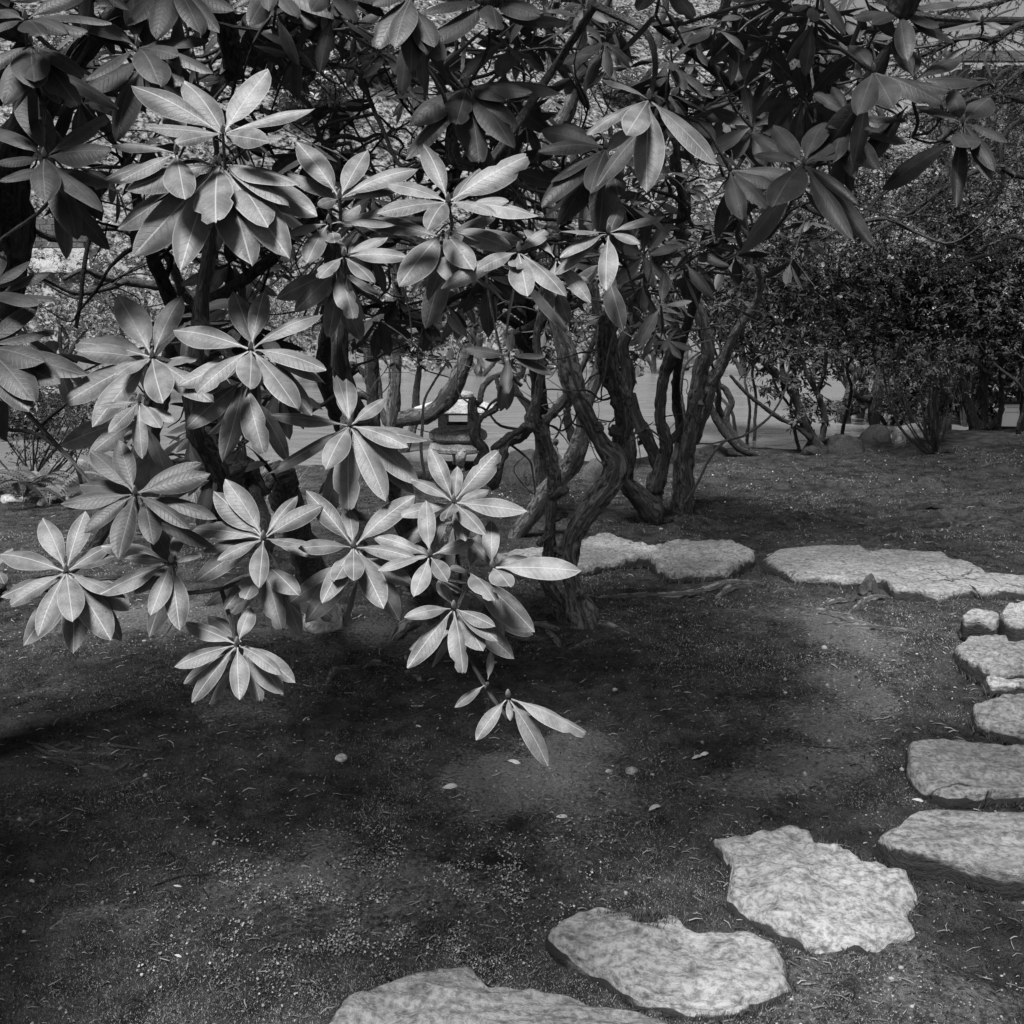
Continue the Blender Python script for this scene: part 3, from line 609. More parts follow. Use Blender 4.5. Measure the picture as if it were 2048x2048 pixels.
# ------------------------------------------------------------------ pale rhododendron on the left
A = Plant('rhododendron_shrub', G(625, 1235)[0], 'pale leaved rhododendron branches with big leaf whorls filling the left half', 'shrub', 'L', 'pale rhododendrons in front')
d0 = G(625, 1235)[1]
A.limb([A.base - [0, 0, .1], P(630, 1180, d0), P(600, 1080, 4.2), P(575, 1000, 3.4), P(565, 948, 3.0), P(541, 957, 2.95), P(518, 980, 2.9), P(505, 957, 2.8), P(482, 930, 2.7), P(452, 948, 2.6), P(435, 938, 2.55), P(410, 890, 2.45), P(392, 860, 2.35), P(385, 760, 2.3), P(400, 640, 2.3), P(415, 520, 2.25), P(430, 420, 2.2), P(430, 360, 2.1)],
       [.10, .075, .06, .05, .034, .028, .026, .026, .03, .027, .026, .025, .024, .02, .018, .015, .011, .007], 'trunk', n=120, wig=0, knob=0.2, seg=10)
A.limb([P(452, 948, 2.6), P(330, 930, 2.5), P(300, 918, 2.35), P(280, 905, 2.25), P(250, 1000, 2.1), P(160, 1130, 2.05), P(60, 1160, 2.0)], [.02, .02, .02, .018, .012, .010, .006])
A.limb([P(500, 960, 2.8), P(530, 1080, 2.3), P(480, 1200, 2.1), P(470, 1270, 2.0)], [.02, .014, .010, .006])
A.limb([P(385, 760, 2.3), P(330, 740, 2.2), P(300, 730, 2.0)], [.014, .010, .006])
A.limb([P(400, 640, 2.3), P(480, 720, 2.2), P(500, 710, 2.05)], [.014, .010, .006])
q = A.rosette
q(1, 1230, 740, 1.72, [(1482, 385), (1740, 600, 'n'), (1480, 780), (725, 472), (815, 702), (955, 795), (1015, 452, 'b'), (1550, 760, 'b'), (1090, 560, 'b')])
q(1, 1212, 905, 1.78, [(1655, 1020), (1597, 1142), (1595, 1425, 't'), (1390, 1465), (1192, 1243), (995, 1490), (732, 1415), (652, 1265, 'b'), (690, 1052), (1750, 1190, 'b'), (1480, 1250, 'b')])
q(1, 975, 845, 1.74, [(940, 562), (610, 802, 'n'), (665, 997), (1020, 1100), (570, 1000, 'b')])
q(4, 840, 95, 1.80, [(640, 195), (900, 345), (405, 12), (340, 360), (510, 480), (1180, 345), (648, -250), (1002, -243), (430, 60, 'b'), (1110, 100, 'b')])
q(4, 1385, 50, 1.74, [(985, 252, 'b'), (1070, 308), (1378, 270), (1645, 385), (1800, 165), (1795, 240, 'b'), (1782, -140), (1460, -272), (1290, -268, 'b'), (957, -55), (1722, 415, 'b')])
q(4, 1350, 215, 1.80, [(1022, 490), (1228, 675), (1462, 650), (1190, 350, 'b')], bud=False)
q(4, 770, 340, 1.68, [(550, 362), (600, 512), (785, 655), (887, 485), (957, 455, 'b')])
q(4, 790, 420, 1.86, [(330, 585), (490, 635), (700, 560, 'b')], bud=False)
q(4, 365, 1278, 1.70, [(235, 985), (470, 945), (640, 1190), (0, 1180), (40, 1475), (402, 1553), (692, 1425), (210, 1632), (612, 1655), (405, 1730, 'b'), (128, 1690, 'b'), (712, 1490, 'b'), (670, 1662, 'b'), (0, 1420, 'b'), (610, 1130)])
q(4, 945, 1228, 1.66, [(688, 1205), (1000, 1050), (1112, 1190), (556, 1402), (832, 1522), (992, 1602), (822, 1640, 'b'), (560, 1140), (740, 1400, 'b')], extra=1)
q(4, 1455, 1095, 1.70, [(1243, 768), (1182, 835), (1642, 860), (1782, 912), (1680, 1130), (1048, 1040), (1198, 1217), (1430, 1366), (1075, 1335), (1780, 1190, 'b'), (1100, 1170, 'b')])
q(4, 1462, 1235, 1.78, [(1345, 1442), (1560, 1617), (1648, 1410), (1238, 1490), (1122, 1472, 'b'), (1662, 1640, 'b')], extra=2, bud=False)
q(4, 1310, 1680, 1.66, [(1025, 1563), (1385, 1475, 'a'), (960, 1805), (1060, 2000), (1322, 1985), (1557, 1852), (1630, 1893, 'b'), (1015, 1898, 'b'), (1562, 1955, 'b'), (1440, 2010, 'b'), (1150, 1520, 'b')])
q(4, -20, 1262, 1.75, [(70, 1150), (22, 1345), (-60, 1060)])
print('A leaves', A.nl)

# ------------------------------------------------------------------ pale rhododendron in the middle
B = Plant('rhododendron_shrub', G(835, 1190)[0], 'pale leaved rhododendron branches reaching into the centre above the lantern', 'shrub', 'L', 'pale rhododendrons in front')
d0 = G(835, 1190)[1]
B.limb([B.base - [0, 0, .1], P(832, 1150, d0), P(822, 1060, 4.0), P(790, 960, 3.2), P(750, 880, 2.75), P(700, 800, 2.45), P(680, 700, 2.3), P(685, 600, 2.25), P(690, 500, 2.2), P(760, 450, 2.15), P(860, 440, 2.1)], [.10, .075, .055, .042, .032, .026, .022, .019, .016, .012, .007], 'trunk', n=90, seg=10, knob=0.16)
B.limb([P(760, 450, 2.15), P(940, 520, 2.1), P(1040, 500, 2.0), P(1100, 480, 1.95), P(1170, 480, 1.9)], [.010, .010, .009, .007, .005])
B.limb([P(790, 960, 3.2), P(860, 1060, 2.5), P(880, 1140, 2.1), P(905, 1200, 1.95), P(925, 1290, 1.85)], [.03, .018, .012, .008, .005])
B.limb([P(700, 800, 2.45), P(690, 900, 2.2), P(700, 1020, 2.0), P(720, 1080, 1.9)], [.018, .012, .009, .006])
B.limb([P(685, 600, 2.25), P(655, 470, 2.0), P(660, 430, 1.9)], [.014, .009, .006])
B.limb([P(1190, 10, 2.5), P(1290, 60, 2.3), P(1312, 120, 2.1), P(1302, 190, 1.82)], [.01, .008, .006, .004])
B.limb([P(860, 440, 2.1), P(1000, 300, 2.6), P(1100, 150, 2.7), P(1190, 10, 2.5)], [.009, .011, .011, .010])
q = B.rosette
q(2, -2, 1095, 1.78, [(-237, 785), (150, 828), (435, 932), (325, 1045), (-125, 1135), (-290, 960, 'b')])
q(2, -62, 1232, 1.82, [(-300, 1300), (-185, 1452), (110, 1130, 'b'), (310, 1245, 'f'), (250, 1150, 'b'), (-30, 1340, 'b')], extra=1)
q(2, 22, 1415, 1.78, [(265, 1310), (372, 1420), (190, 1562), (-120, 1542), (110, 1280, 'b'), (-30, 1310, 'b')])
q(2, -10, 1485, 1.86, [(80, 1775), (225, 1642), (-355, 1650), (-250, 1720), (-60, 1860, 'b')], bud=False, extra=1)
q(2, 597, 1115, 1.72, [(460, 800), (1060, 848), (255, 1012), (1105, 1195), (865, 1187), (480, 1270), (205, 1178), (770, 930, 'b'), (930, 1110, 'b')])
q(2, 570, 1275, 1.80, [(735, 1490), (948, 1370), (325, 1578), (620, 1560, 'b'), (1010, 1335, 'b'), (90, 1215, 'b'), (860, 1200, 'b')], extra=3, bud=False)
q(2, 985, 1388, 1.72, [(757, 1490), (557, 1593, 'n'), (1035, 1635), (1145, 1265), (975, 1480, 'b'), (1250, 1640)])
q(2, 1195, 1430, 1.75, [(1012, 1258), (1160, 1675), (1385, 1672)], bud=False)
q(2, 1482, 1285, 1.74, [(1792, 1195, 'n'), (1657, 1347), (1468, 1602), (1178, 1520), (1197, 1278), (1215, 1420), (1550, 1150, 'b')])
q(2, 1470, 1500, 1.80, [(1562, 1820), (1300, 1560, 'b')], bud=False)
q(2, 1705, 548, 1.70, [(1452, 440, 'n'), (1345, 755, 'n'), (1580, 745), (1690, 1060), (2080, 915)])
q(2, 1772, 1690, 2.0, [(1650, 1912), (1945, 1662), (1862, 1730), (1790, 1510)], bud=False)
q(5, 55, 472, 1.80, [(-20, 195), (35, 215), (252, 320), (182, 420), (480, 555), (378, 595), (437, 800), (252, 892), (48, 965), (-80, 712), (-388, 735, 'n'), (-380, 415, 'n'), (410, 850, 'b')])
q(5, 627, 895, 1.70, [(500, 598), (887, 600), (392, 770), (577, 995), (1033, 945), (800, 1075), (692, 1110, 'b'), (320, 972, 'b'), (650, 698, 'b'), (820, 830, 'b')])
q(5, 75, 1142, 1.72, [(-187, 832), (45, 925), (412, 860), (432, 1212), (75, 1328), (-100, 1450), (242, 1480), (-230, 1150), (330, 1550, 'b'), (500, 1185, 'b'), (-30, 1330, 'b')])
q(5, 100, 1190, 1.78, [(-190, 1560), (400, 1350), (330, 1550, 'b')], bud=False, extra=1)
q(5, 495, 1190, 1.68, [(475, 885), (747, 1100), (208, 1272), (408, 1417), (595, 1330), (180, 1080, 'b'), (570, 950, 'b')])
q(5, 840, 1255, 1.66, [(835, 992), (1337, 1275), (940, 1362), (1035, 1195, 'b'), (700, 1090, 'b')])
q(5, 712, 1278, 1.70, [(862, 1447), (1075, 1612), (605, 1260), (760, 1070)], bud=False)
q(5, 628, 1480, 1.64, [(545, 1325), (355, 1530), (372, 1810), (682, 1860), (857, 1582), (872, 1665), (963, 1762, 'b'), (790, 1716, 'b')])
q(0, 1016, 1394, 1.60, [(952, 1480), (1020, 1442), (1180, 1472), (1096, 1532)], L0=175)
q(0, 975, 1366, 1.63, [(982, 1302), (909, 1415)], L0=120, bud=False)
print('B leaves', B.nl)

# ------------------------------------------------------------------ rhododendron at the left edge, shade put into its leaf colour
tb = np.array([-2.15, 3.1, 0]); tb[2] = float(H(tb[0], tb[1]))
Dk = Plant('rhododendron_tree', tb, 'rhododendron with its trunk at the left edge and shade painted into its leaves overhead', 'tree', 'D', bark=BARK_D)
Dk.limb([tb - [0, 0, .1], P(-120, 1000, 3.2), P(-60, 760, 3.05), P(0, 560, 3.0), P(20, 440, 2.9), P(30, 300, 2.8), P(120, 160, 2.6), P(200, 60, 2.4), P(290, -20, 2.2), P(380, -60, 2.1)], [.14, .11, .085, .065, .06, .05, .036, .026, .018, .010], 'trunk', n=80, knob=0.16, seg=10)
Dk.limb([P(20, 440, 2.9), P(-60, 300, 2.4), P(0, 180, 2.1), P(60, 60, 1.95)], [.04, .026, .018, .008])
Dk.limb([P(-60, 760, 3.05), P(-80, 650, 2.4), P(-60, 600, 2.0)], [.04, .02, .01])
Dk.limb([P(290, -20, 2.2), P(420, -10, 2.3), P(450, 60, 2.4), P(468, 150, 2.5)], [.02, .024, .026, .026])
Dk.path(4, [(-100, 480, 20), (0, 487, 20), (200, 500, 22), (330, 580, 20), (400, 660, 19), (450, 790, 18)], 3.0, 2.7)
Dk.path(4, [(200, 500, 20), (270, 440, 20), (360, 370, 16), (460, 280, 12)], 2.9, 2.6)
q = Dk.rosette
q(1, 245, 868, 1.75, [(130, 490, 'b'), (-60, 700), (607, 632), (615, 832), (-25, 905), (252, 1112), (562, 1167), (600, 1030, 'b'), (425, 1325, 'b'), (310, 720, 'b'), (0, 1000, 'b')])
q(1, 760, 262, 1.9, [(380, 75), (478, 442), (885, 475), (1152, 222), (982, 305), (1182, 412), (470, 160, 'b'), (735, -20), (880, -30, 'b'), (1112, 195, 'b'), (640, 780, 'b'), (440, 525, 'b'), (1010, 480, 'b')])
q(1, 140, 110, 1.7, [(240, 200), (615, 130), (372, 190), (492, 190), (-40, 60), (-60, 190), (480, -40)])
q(1, 170, 245, 1.75, [(445, 605), (462, 425), (190, 450), (20, 575), (335, 570, 'b'), (180, 485), (-80, 400), (60, 640, 'b')])
q(1, -80, 1610, 1.85, [(285, 1500, 'b'), (207, 1682), (140, 1490), (165, 1440), (20, 1390), (330, 1650, 'b')])
q(4, -90, 40, 1.8, [(245, 122), (332, 242), (482, 195), (190, 342), (160, 392), (320, -55), (30, 350, 'b'), (130, -110), (205, -195)])
q(1, 950, -120, 1.95, [(1112, 192), (860, 215), (700, 150), (1290, 60, 'b'), (1210, 180)], extra=2)
q(1, 1500, -80, 1.95, [(1480, 60), (1375, 140), (1755, 165), (1640, 100), (1930, 110), (1300, 40)], L0=330)
q(4, 745, 850, 1.62, [(500, 612), (655, 555), (1112, 680), (1162, 738), (440, 800, 'b'), (328, 905), (465, 1065), (652, 1207), (1052, 1048), (845, 1130, 'b'), (1200, 990, 'b')], extra=2)  # shaded whorl, its shade painted by the dark leaf colour
q(1, 500, -60, 1.9, [(720, 60), (350, 60), (470, 180), (620, 40)], extra=2)
Dk.filler(16, (-60, 640), (-40, 330), (2.3, 3.4), 0.14)
print('Dk leaves', Dk.nl)

# ------------------------------------------------------------------ forked tree in the middle
cb = G(1150, 1252)[0]; cd_ = G(1150, 1252)[1]
C = Plant('rhododendron_tree', cb, 'gnarled forked rhododendron tree rooted in the moss near the middle', 'tree', 'D')
C.path(5, [(1342, 1560, 185), (1320, 1480, 150), (1292, 1380, 105), (1268, 1260, 100), (1275, 1110, 102), (1330, 1000, 105), (1420, 880, 115), (1500, 760, 125), (1515, 660, 128), (1440, 570, 88), (1375, 440, 84), (1315, 300, 100), (1270, 160, 118), (1240, 40, 100), (1195, -120, 72), (1182, -280, 66), (1180, -430, 60), (1190, -580, 60)], cd_, cd_ - .25, 'trunk', ground=True, seg=18, n=170, knob=0.17)
C.path(5, [(1515, 650, 100), (1555, 500, 70), (1545, 320, 95), (1485, 150, 110), (1480, 0, 105), (1500, -150, 78), (1640, -230, 60), (1745, -400, 52), (1850, -530, 48), (1890, -720, 46), (1870, -900, 40), (1850, -1100, 30)], cd_ + .02, cd_ - 1.2, 'branch', seg=16, n=140, knob=0.2)
C.path(5, [(1238, 1590, 70), (1200, 1450, 78), (1130, 1310, 74), (1158, 1180, 70), (1160, 1050, 56), (1172, 900, 58), (1180, 760, 68), (1152, 620, 66), (1112, 500, 76), (1062, 440, 84), (1095, 300, 46), (1105, 150, 46), (1085, 0, 42), (1120, -200, 40), (1160, -420, 36)], cd_ + .1, cd_ - .5, 'trunk', ground=True, seg=16, n=140, knob=0.22)
C.path(5, [(1062, 450, 70), (1000, 540, 50), (920, 570, 46), (892, 640, 50), (852, 760, 64), (840, 800, 56)], cd_ - .05, cd_ - .3, knob=0.3, n=40)
C.path(5, [(1030, 470, 40), (990, 500, 34), (930, 530, 40), (850, 600, 42)], cd_ - .1, cd_ - .4, knob=0.2)
C.path(5, [(1100, 470, 50), (1190, 390, 45), (1260, 300, 40), (1230, 180, 34), (1250, 60, 30)], cd_ - .1, cd_, knob=0.3)
C.path(5, [(840, 800, 60), (800, 640, 54), (785, 590, 56), (742, 540, 50), (755, 450, 40), (732, 380, 44), (735, 320, 40)], cd_ - .3, cd_ - .35, knob=0.3, n=40, wig=0)
C.path(5, [(745, 480, 34), (790, 420, 32), (860, 375, 30), (890, 310, 28), (860, 200, 24)], cd_ - .32, cd_ - .2, knob=0.25, wig=0)
C.path(5, [(735, 340, 30), (770, 345, 30), (790, 260, 34), (850, 205, 30), (930, 190, 24), (1000, 250, 22)], cd_ - .35, cd_, knob=0.25, wig=0)
C.path(2, [(1120, 1010, 100), (1130, 800, 100), (1240, 640, 82), (1290, 520, 60), (1312, 400, 56), (1330, 200, 58), (1340, 0, 66), (1350, -160, 70)], cd_ - .2, cd_ - .5, 'branch', seg=10)
C.path(2, [(1180, 1300, 62), (1120, 1010, 100)], cd_ - .25, cd_ - .2, 'branch', seg=10)
C.path(2, [(1360, 270, 46), (1420, 150, 42), (1480, 0, 40), (1520, -120, 36)], cd_ - .4, cd_ - .6)
C.path(2, [(730, 915, 60), (660, 905, 66), (622, 830, 70), (618, 690, 62)], 1.98, 1.93, 'branch', knob=0.14, seg=10, wig=0)
C.path(2, [(1120, 1010, 60), (900, 990, 56), (790, 960, 50), (730, 915, 56)], cd_ - .2, 1.98, 'branch', knob=0.2)
C.path(2, [(0, 365, 22), (120, 400, 28), (180, 560, 26), (240, 700, 24), (330, 900, 22), (420, 890, 18)], 3.0, 2.8)
C.path(2, [(240, 290, 26), (330, 350, 28), (380, 470, 26), (440, 560, 20), (600, 600, 20)], 2.7, 2.5)
C.path(2, [(680, 490, 26), (610, 400, 26), (600, 330, 26), (650, 260, 24), (620, 120, 18)], 2.3, 2.2)
C.path(2, [(1340, 0, 50), (900, -60, 40), (700, 0, 30), (680, 300, 24), (700, 480, 12)], cd_ - .5, 2.0)
C.path(2, [(900, -60, 30), (600, -120, 26), (420, -60, 22), (250, 260, 18)], 3.0, 2.1)
C.path(2, [(1200, 0, 40), (1150, 180, 44), (1180, 330, 40), (1290, 480, 44)], cd_ - .9, cd_ - .5, 'branch')
q = C.rosette
q(2, 1467, 818, 1.9, [(1095, 835), (1110, 720), (1165, 1005), (1380, 1062), (1540, 1097), (1113, 1142), (1235, 670, 'b'), (1590, 700, 'b'), (1200, 1250, 'b'), (1430, 1285, 'b'), (1830, 950, 'b')])
q(2, 825, 15, 1.85, [(440, 75), (515, 242), (868, 172), (1105, 88), (1280, 132, 'b'), (700, -60), (1000, -80)])
q(2, 400, -30, 1.75, [(190, 285), (392, 398), (580, 350, 'b'), (300, 260), (180, 30), (520, 260, 'b'), (470, 300, 'b')], extra=3)
q(2, 700, 480, 1.95, [(385, 695), (640, 697), (980, 700), (1062, 510), (1230, 520), (960, 822), (365, 880), (772, 922), (920, 560), (560, 560, 'b')])
q(2, 925, 215, 2.05, [(662, 437), (720, 180, 'b'), (1060, 330, 'b'), (880, 420, 'b')])
q(5, 932, 85, 2.9, [(690, 50), (920, 310), (1132, 92), (1172, 190), (950, -40), (800, 110, 'b')])
q(2, -60, -60, 1.9, [(82, 122), (285, 10), (-160, 60), (10, 90, 'b')])
C.filler(27, (560, 1300), (-20, 420), (2.6, 4.2), 0.13)
print('C leaves', C.nl)

# ------------------------------------------------------------------ leaning trunk behind it
b_ = G(1030, 1072); E = Plant('rhododendron_tree', b_[0], 'smooth rhododendron trunk leaning right behind the forked tree', 'tree', 'D')
dd = b_[1]
E.path(5, [(975, 1075, 90), (1070, 950, 96), (1150, 820, 100), (1262, 710, 100), (1305, 620, 108), (1342, 500, 92), (1350, 380, 80), (1420, 200, 70), (1440, 60, 60), (1430, -120, 56), (1380, -400, 50), (1330, -700, 44), (1300, -1000, 36)], dd, dd - 1.0, 'trunk', ground=True, seg=12, n=90)
E.path(5, [(1305, 600, 60), (1250, 420, 40), (1300, 250, 36), (1380, 60, 30), (1500, -200, 28)], dd, dd - .6)
E.path(5, [(1240, 720, 50), (1150, 560, 40), (1040, 380, 34), (960, 250, 34), (1010, 180, 26), (980, 60, 20)], dd, dd + .6, knob=0.25)
E.filler(32, (930, 1500), (330, 700), (3.6, 6.0), 0.13)

# ------------------------------------------------------------------ twisted trunk with a torn base
b_ = G(1292, 1046); Fz = Plant('rhododendron_tree', b_[0], 'twisted dark rhododendron trunk with a pale torn patch at its foot', 'tree', 'D', bark=BARK_D); dd = b_[1]
Fz.path(5, [(1695, 1035, 130), (1720, 960, 130), (1640, 850, 110), (1570, 760, 90), (1590, 600, 84), (1560, 400, 80), (1590, 200, 74), (1560, 40, 66), (1620, -120, 60), (1600, -400, 50), (1560, -700, 44)], dd, dd - .6, 'trunk', ground=True, seg=12, n=90, knob=0.18)
Fz.path(5, [(1725, 960, 110), (1735, 820, 94), (1760, 700, 80), (1690, 530, 70), (1640, 420, 62), (1610, 300, 50)], dd, dd + .1, knob=0.18)
Fz.path(5, [(1740, 840, 90), (1795, 600, 74), (1765, 430, 62), (1790, 200, 62), (1835, 90, 84), (1850, -60, 60), (1800, -300, 44), (1700, -560, 40)], dd, dd - .5, knob=0.2)
Fz.path(5, [(1790, 600, 50), (1900, 470, 44), (1990, 350, 40), (2040, 200, 34), (2150, 100, 26)], dd, dd + .4)
Fz.path(5, [(1700, 1020, 60), (1650, 1045, 44), (1610, 1055, 24)], dd - .05, dd - .1, 'root')
Fz.path(5, [(1740, 1000, 60), (1790, 1000, 44), (1840, 995, 20)], dd - .05, dd, 'root')
TORN = m_bark('torn_wood', 0.34, 4, .4)
Vv, Ff, UV, _ = tube_geo([P(*px(5, 1668, 880), dd - .06), P(*px(5, 1690, 930), dd - .075), P(*px(5, 1730, 985), dd - .06)], [.004, .03, .012], n=12, knob=.3)
link('torn_wood', mesh('torn_wood', Vv - Fz.base, Ff, TORN, UV), Fz.o)
Fz.filler(32, (1150, 1560), (60, 520), (3.6, 6.2), 0.135)

# ------------------------------------------------------------------ shaggy upright trunk, its limbs run to the right
b_ = G(1372, 1022); R_ = Plant('rhododendron_tree', b_[0], 'shaggy upright rhododendron trunk whose leaves, coloured dark for shade, hang over the right side', 'tree', 'D'); dd = b_[1]
R_.path(6, [(48, 950, 112), (66, 820, 96), (62, 650, 90), (92, 500, 78), (118, 320, 82), (150, 160, 84), (190, 60, 76), (150, -120, 70), (60, -420, 56), (45, -640, 56), (65, -790, 54), (30, -910, 46), (15, -1080, 40)], dd, dd - 1.2, 'trunk', ground=True, seg=12, n=100, knob=0.15)
R_.path(6, [(20, 950, 60), (25, 700, 60), (40, 450, 56), (20, 250, 50), (60, 60, 44), (30, -200, 40)], dd + .05, dd, 'trunk', ground=True)
R_.path(6, [(110, 560, 60), (160, 420, 56), (210, 260, 52), (280, 120, 44), (330, -20, 46), (450, -200, 40), (480, -330, 34), (440, -450, 26)], dd, dd - .8, knob=0.2)
R_.path(6, [(60, 900, 16), (130, 790, 14), (200, 650, 15), (280, 560, 15), (385, 528, 14), (500, 450, 14), (560, 380, 12), (620, 260, 10), (635, 140, 8)], dd - .2, dd - .4, wig=0)
R_.path(6, [(40, 300, 10), (60, 150, 10), (140, 70, 10), (230, 48, 8), (360, 60, 6)], dd - .3, dd - .3, wig=0)
R_.path(3, [(15, 800, 36), (20, 600, 28), (60, 350, 24), (240, 240, 24), (420, 300, 24), (650, 300, 21), (880, 265, 18), (1110, 230, 16), (1250, 130, 14), (1290, 80, 12)], dd - 1.2, 2.25)
R_.path(3, [(60, 350, 26), (120, 250, 20), (330, 160, 22), (520, 100, 20), (640, 0, 18), (760, -60, 16)], 4.6, 2.2)
R_.path(3, [(650, 300, 18), (640, 420, 16), (740, 460, 14), (960, 440, 14), (1090, 400, 10)], 3.3, 2.2)
R_.path(3, [(1110, 230, 14), (1300, 250, 14), (1500, 250, 12), (1340, 440, 10)], 2.5, 2.2)
R_.path(3, [(1340, 440, 12), (1480, 580, 14), (1420, 700, 14), (1310, 740, 12), (1440, 780, 12), (1580, 700, 10)], 2.2, 2.2)
R_.path(3, [(120, 770, 22), (200, 760, 22), (340, 740, 18), (360, 690, 12), (345, 630, 10)], 3.6, 3.0)
R_.path(3, [(150, 760, 20), (420, 1000, 16), (540, 1200, 20), (545, 1100, 14), (700, 1080, 18), (715, 940, 12)], 3.4, 2.25)
R_.path(3, [(520, 1310, 26), (560, 1260, 26), (640, 1160, 16), (720, 1125, 14), (810, 1105, 12)], 3.4, 3.0)
R_.path(3, [(640, 420, 14), (900, 560, 12), (960, 640, 10)], 3.0, 2.25)
R_.path(3, [(350, 1150, 16), (390, 1280, 18), (440, 1340, 12)], 3.6, 3.6)
q = R_.rosette
q(3, 345, 625, 2.9, [(180, 532), (585, 580), (130, 670), (562, 642), (662, 690), (150, 565), (430, 720, 'b')])
q(3, 715, 905, 2.1, [(432, 850), (548, 690), (842, 665), (967, 810), (950, 758), (1020, 1132, 'n'), (1105, 1360, 'n'), (990, 1328, 'n'), (545, 1140), (430, 730, 'b')])
q(3, 970, 655, 2.15, [(768, 503), (870, 480), (1110, 468), (1300, 662), (1092, 720), (1280, 790, 'b'), (1000, 985, 'b'), (1125, 935, 'b'), (880, 900, 'b'), (850, 700, 'b')])
q(3, 1100, 395, 2.05, [(968, 250), (1212, 592), (1500, 582), (1015, 635), (950, 420, 'b'), (1520, 500, 'b')])
q(3, 1330, 445, 2.1, [(1582, 318), (1220, 170), (1695, 452), (1310, 300), (1450, 480, 'b')])
q(3, 1595, 680, 2.1, [(1530, 490), (1745, 538), (1845, 790), (1560, 1140, 'n'), (1770, 950, 'n'), (1757, 1010, 'n'), (1325, 582), (1640, 820, 'b')])
q(3, 1250, 75, 2.1, [(975, 105), (1092, 132), (1462, 152), (1547, 237), (1600, 10), (1290, 335), (1230, -80), (1080, -60)])
q(3, 800, -40, 1.9, [(945, 190), (770, 120, 'b'), (640, 60, 'b')])
q(3, -60, -120, 1.9, [(122, 110), (-200, 60)])
q(3, 308, 938, 2.5, [(375, 1215), (542, 1162), (590, 1045), (690, 985), (200, 1010, 'b'), (240, 860)])
q(3, 1700, 120, 2.3, [(1480, 170), (1820, 165), (1640, 60), (1900, 40)])
R_.limb([P(1348 + 1290 * K, 80 * K, 2.25), P(1900, 40, 2.3), P(1960, 45, 2.35)], [.008, .007, .006])
q(3, 100, 1380, 3.4, [(305, 1468), (-60, 1330)], bud=False); q(3, 60, 1450, 3.4, [(217, 1642)], bud=False)
R_.filler(22, (1300, 1760), (-20, 280), (2.4, 3.6), 0.13)
print('R leaves', R_.nl)

# ------------------------------------------------------------------ trunks on the left by the lantern
b_ = G(768, 968); T1 = Plant('rhododendron_tree', b_[0], 'slim straight trunk left of the lantern with a limb curving across it', 'tree', 'D'); dd = b_[1]
T1.path(5, [(285, 760, 72), (288, 600, 70), (290, 450, 72), (302, 250, 70), (306, 60, 62), (310, -120, 60), (335, -260, 64), (340, -420, 50), (360, -700, 40)], dd, dd - .6, 'trunk', ground=True, seg=10)
T1.path(5, [(290, 470, 70), (340, 440, 86), (430, 425, 88), (530, 385, 90), (615, 285, 94), (675, 160, 88), (715, 40, 64), (735, -80, 46), (780, -300, 40), (800, -500, 30)], dd - .1, dd - .9, 'branch', seg=12, wig=0)
T1.path(2, [(335, 1870, 44), (400, 1835, 50), (560, 1800, 46), (740, 1790, 40), (800, 1750, 40), (810, 1600, 34)], dd - .6, dd - 1.6)
T1.path(2, [(140, 1880, 80), (170, 1820, 76), (240, 1790, 60), (340, 1810, 40)], dd - 1, dd - .6, knob=0.25)
T1.path(5, [(320, 385, 14), (300, 450, 20), (285, 530, 20), (268, 595, 16)], 4.0, 3.95, 'dead_stick', wig=0).data.materials[0] = m_bark('bleached_wood', 0.42)
T1.path(5, [(600, 110, 10), (520, 230, 13), (465, 340, 14), (455, 480, 17), (448, 610, 17), (470, 760, 15)], 4.1, 3.9, 'dead_stick', wig=0).data.materials[0] = bpy.data.materials['bleached_wood']
T1.filler(14, (640, 960), (560, 760), (5.2, 8.0), 0.13)
b_ = G(752, 962); T2 = Plant('rhododendron_tree', b_[0], 'thin dark trunk beside the slim straight one, behind the pale leaves', 'tree', 'D', bark=BARK_D); dd = b_[1]
T2.path(5, [(175, 780, 60), (190, 600, 64), (188, 420, 62), (178, 260, 70), (172, 120, 80), (180, 0, 74), (215, -80, 66), (320, -120, 50), (300, -400, 40), (280, -700, 30)], dd, dd - .7, 'trunk', ground=True, seg=10)
T2.path(5, [(190, 330, 44), (110, 300, 40), (60, 340, 34), (20, 380, 24)], dd - .2, dd - .3)
T2.path(5, [(178, 230, 40), (60, 130, 30), (20, 240, 24)], dd - .2, dd - .4)
T2.filler(15, (600, 1080), (-20, 330), (2.7, 4.5), 0.135); T2.filler(16, (420, 760), (180, 560), (3.6, 6.5), 0.13)
# old limbs on the left
b_ = G(420, 1010); T3 = Plant('rhododendron_tree', b_[0], 'sprawling grey rhododendron limbs behind the left leaf whorls', 'tree', 'D'); dd = 4.4
T3.limb([b_[0] - [0, 0, .1], P(425, 930, 6.2), P(420, 800, 5.4), P(415, 700, 4.7)], [.08, .07, .06, .05], 'trunk')
T3.path(1, [(1120, 1930, 66), (1120, 1800, 62), (1085, 1690, 62), (1000, 1610, 60), (900, 1585, 50), (700, 1555, 44), (560, 1530, 34), (460, 1490, 26), (350, 1540, 22)], 4.7, 4.0, 'branch', knob=0.2, wig=0)
T3.path(1, [(1000, 1610, 50), (960, 1480, 50), (880, 1370, 44), (780, 1330, 30), (640, 1260, 30), (420, 1290, 30), (300, 1320, 36), (180, 1260, 26), (120, 1180, 16)], 4.3, 3.6, 'branch', knob=0.2, wig=0)
T3.path(1, [(420, 1810, 22), (450, 1640, 22), (460, 1490, 24), (490, 1300, 22), (520, 1190, 18), (530, 1080, 14)], 3.6, 3.5)
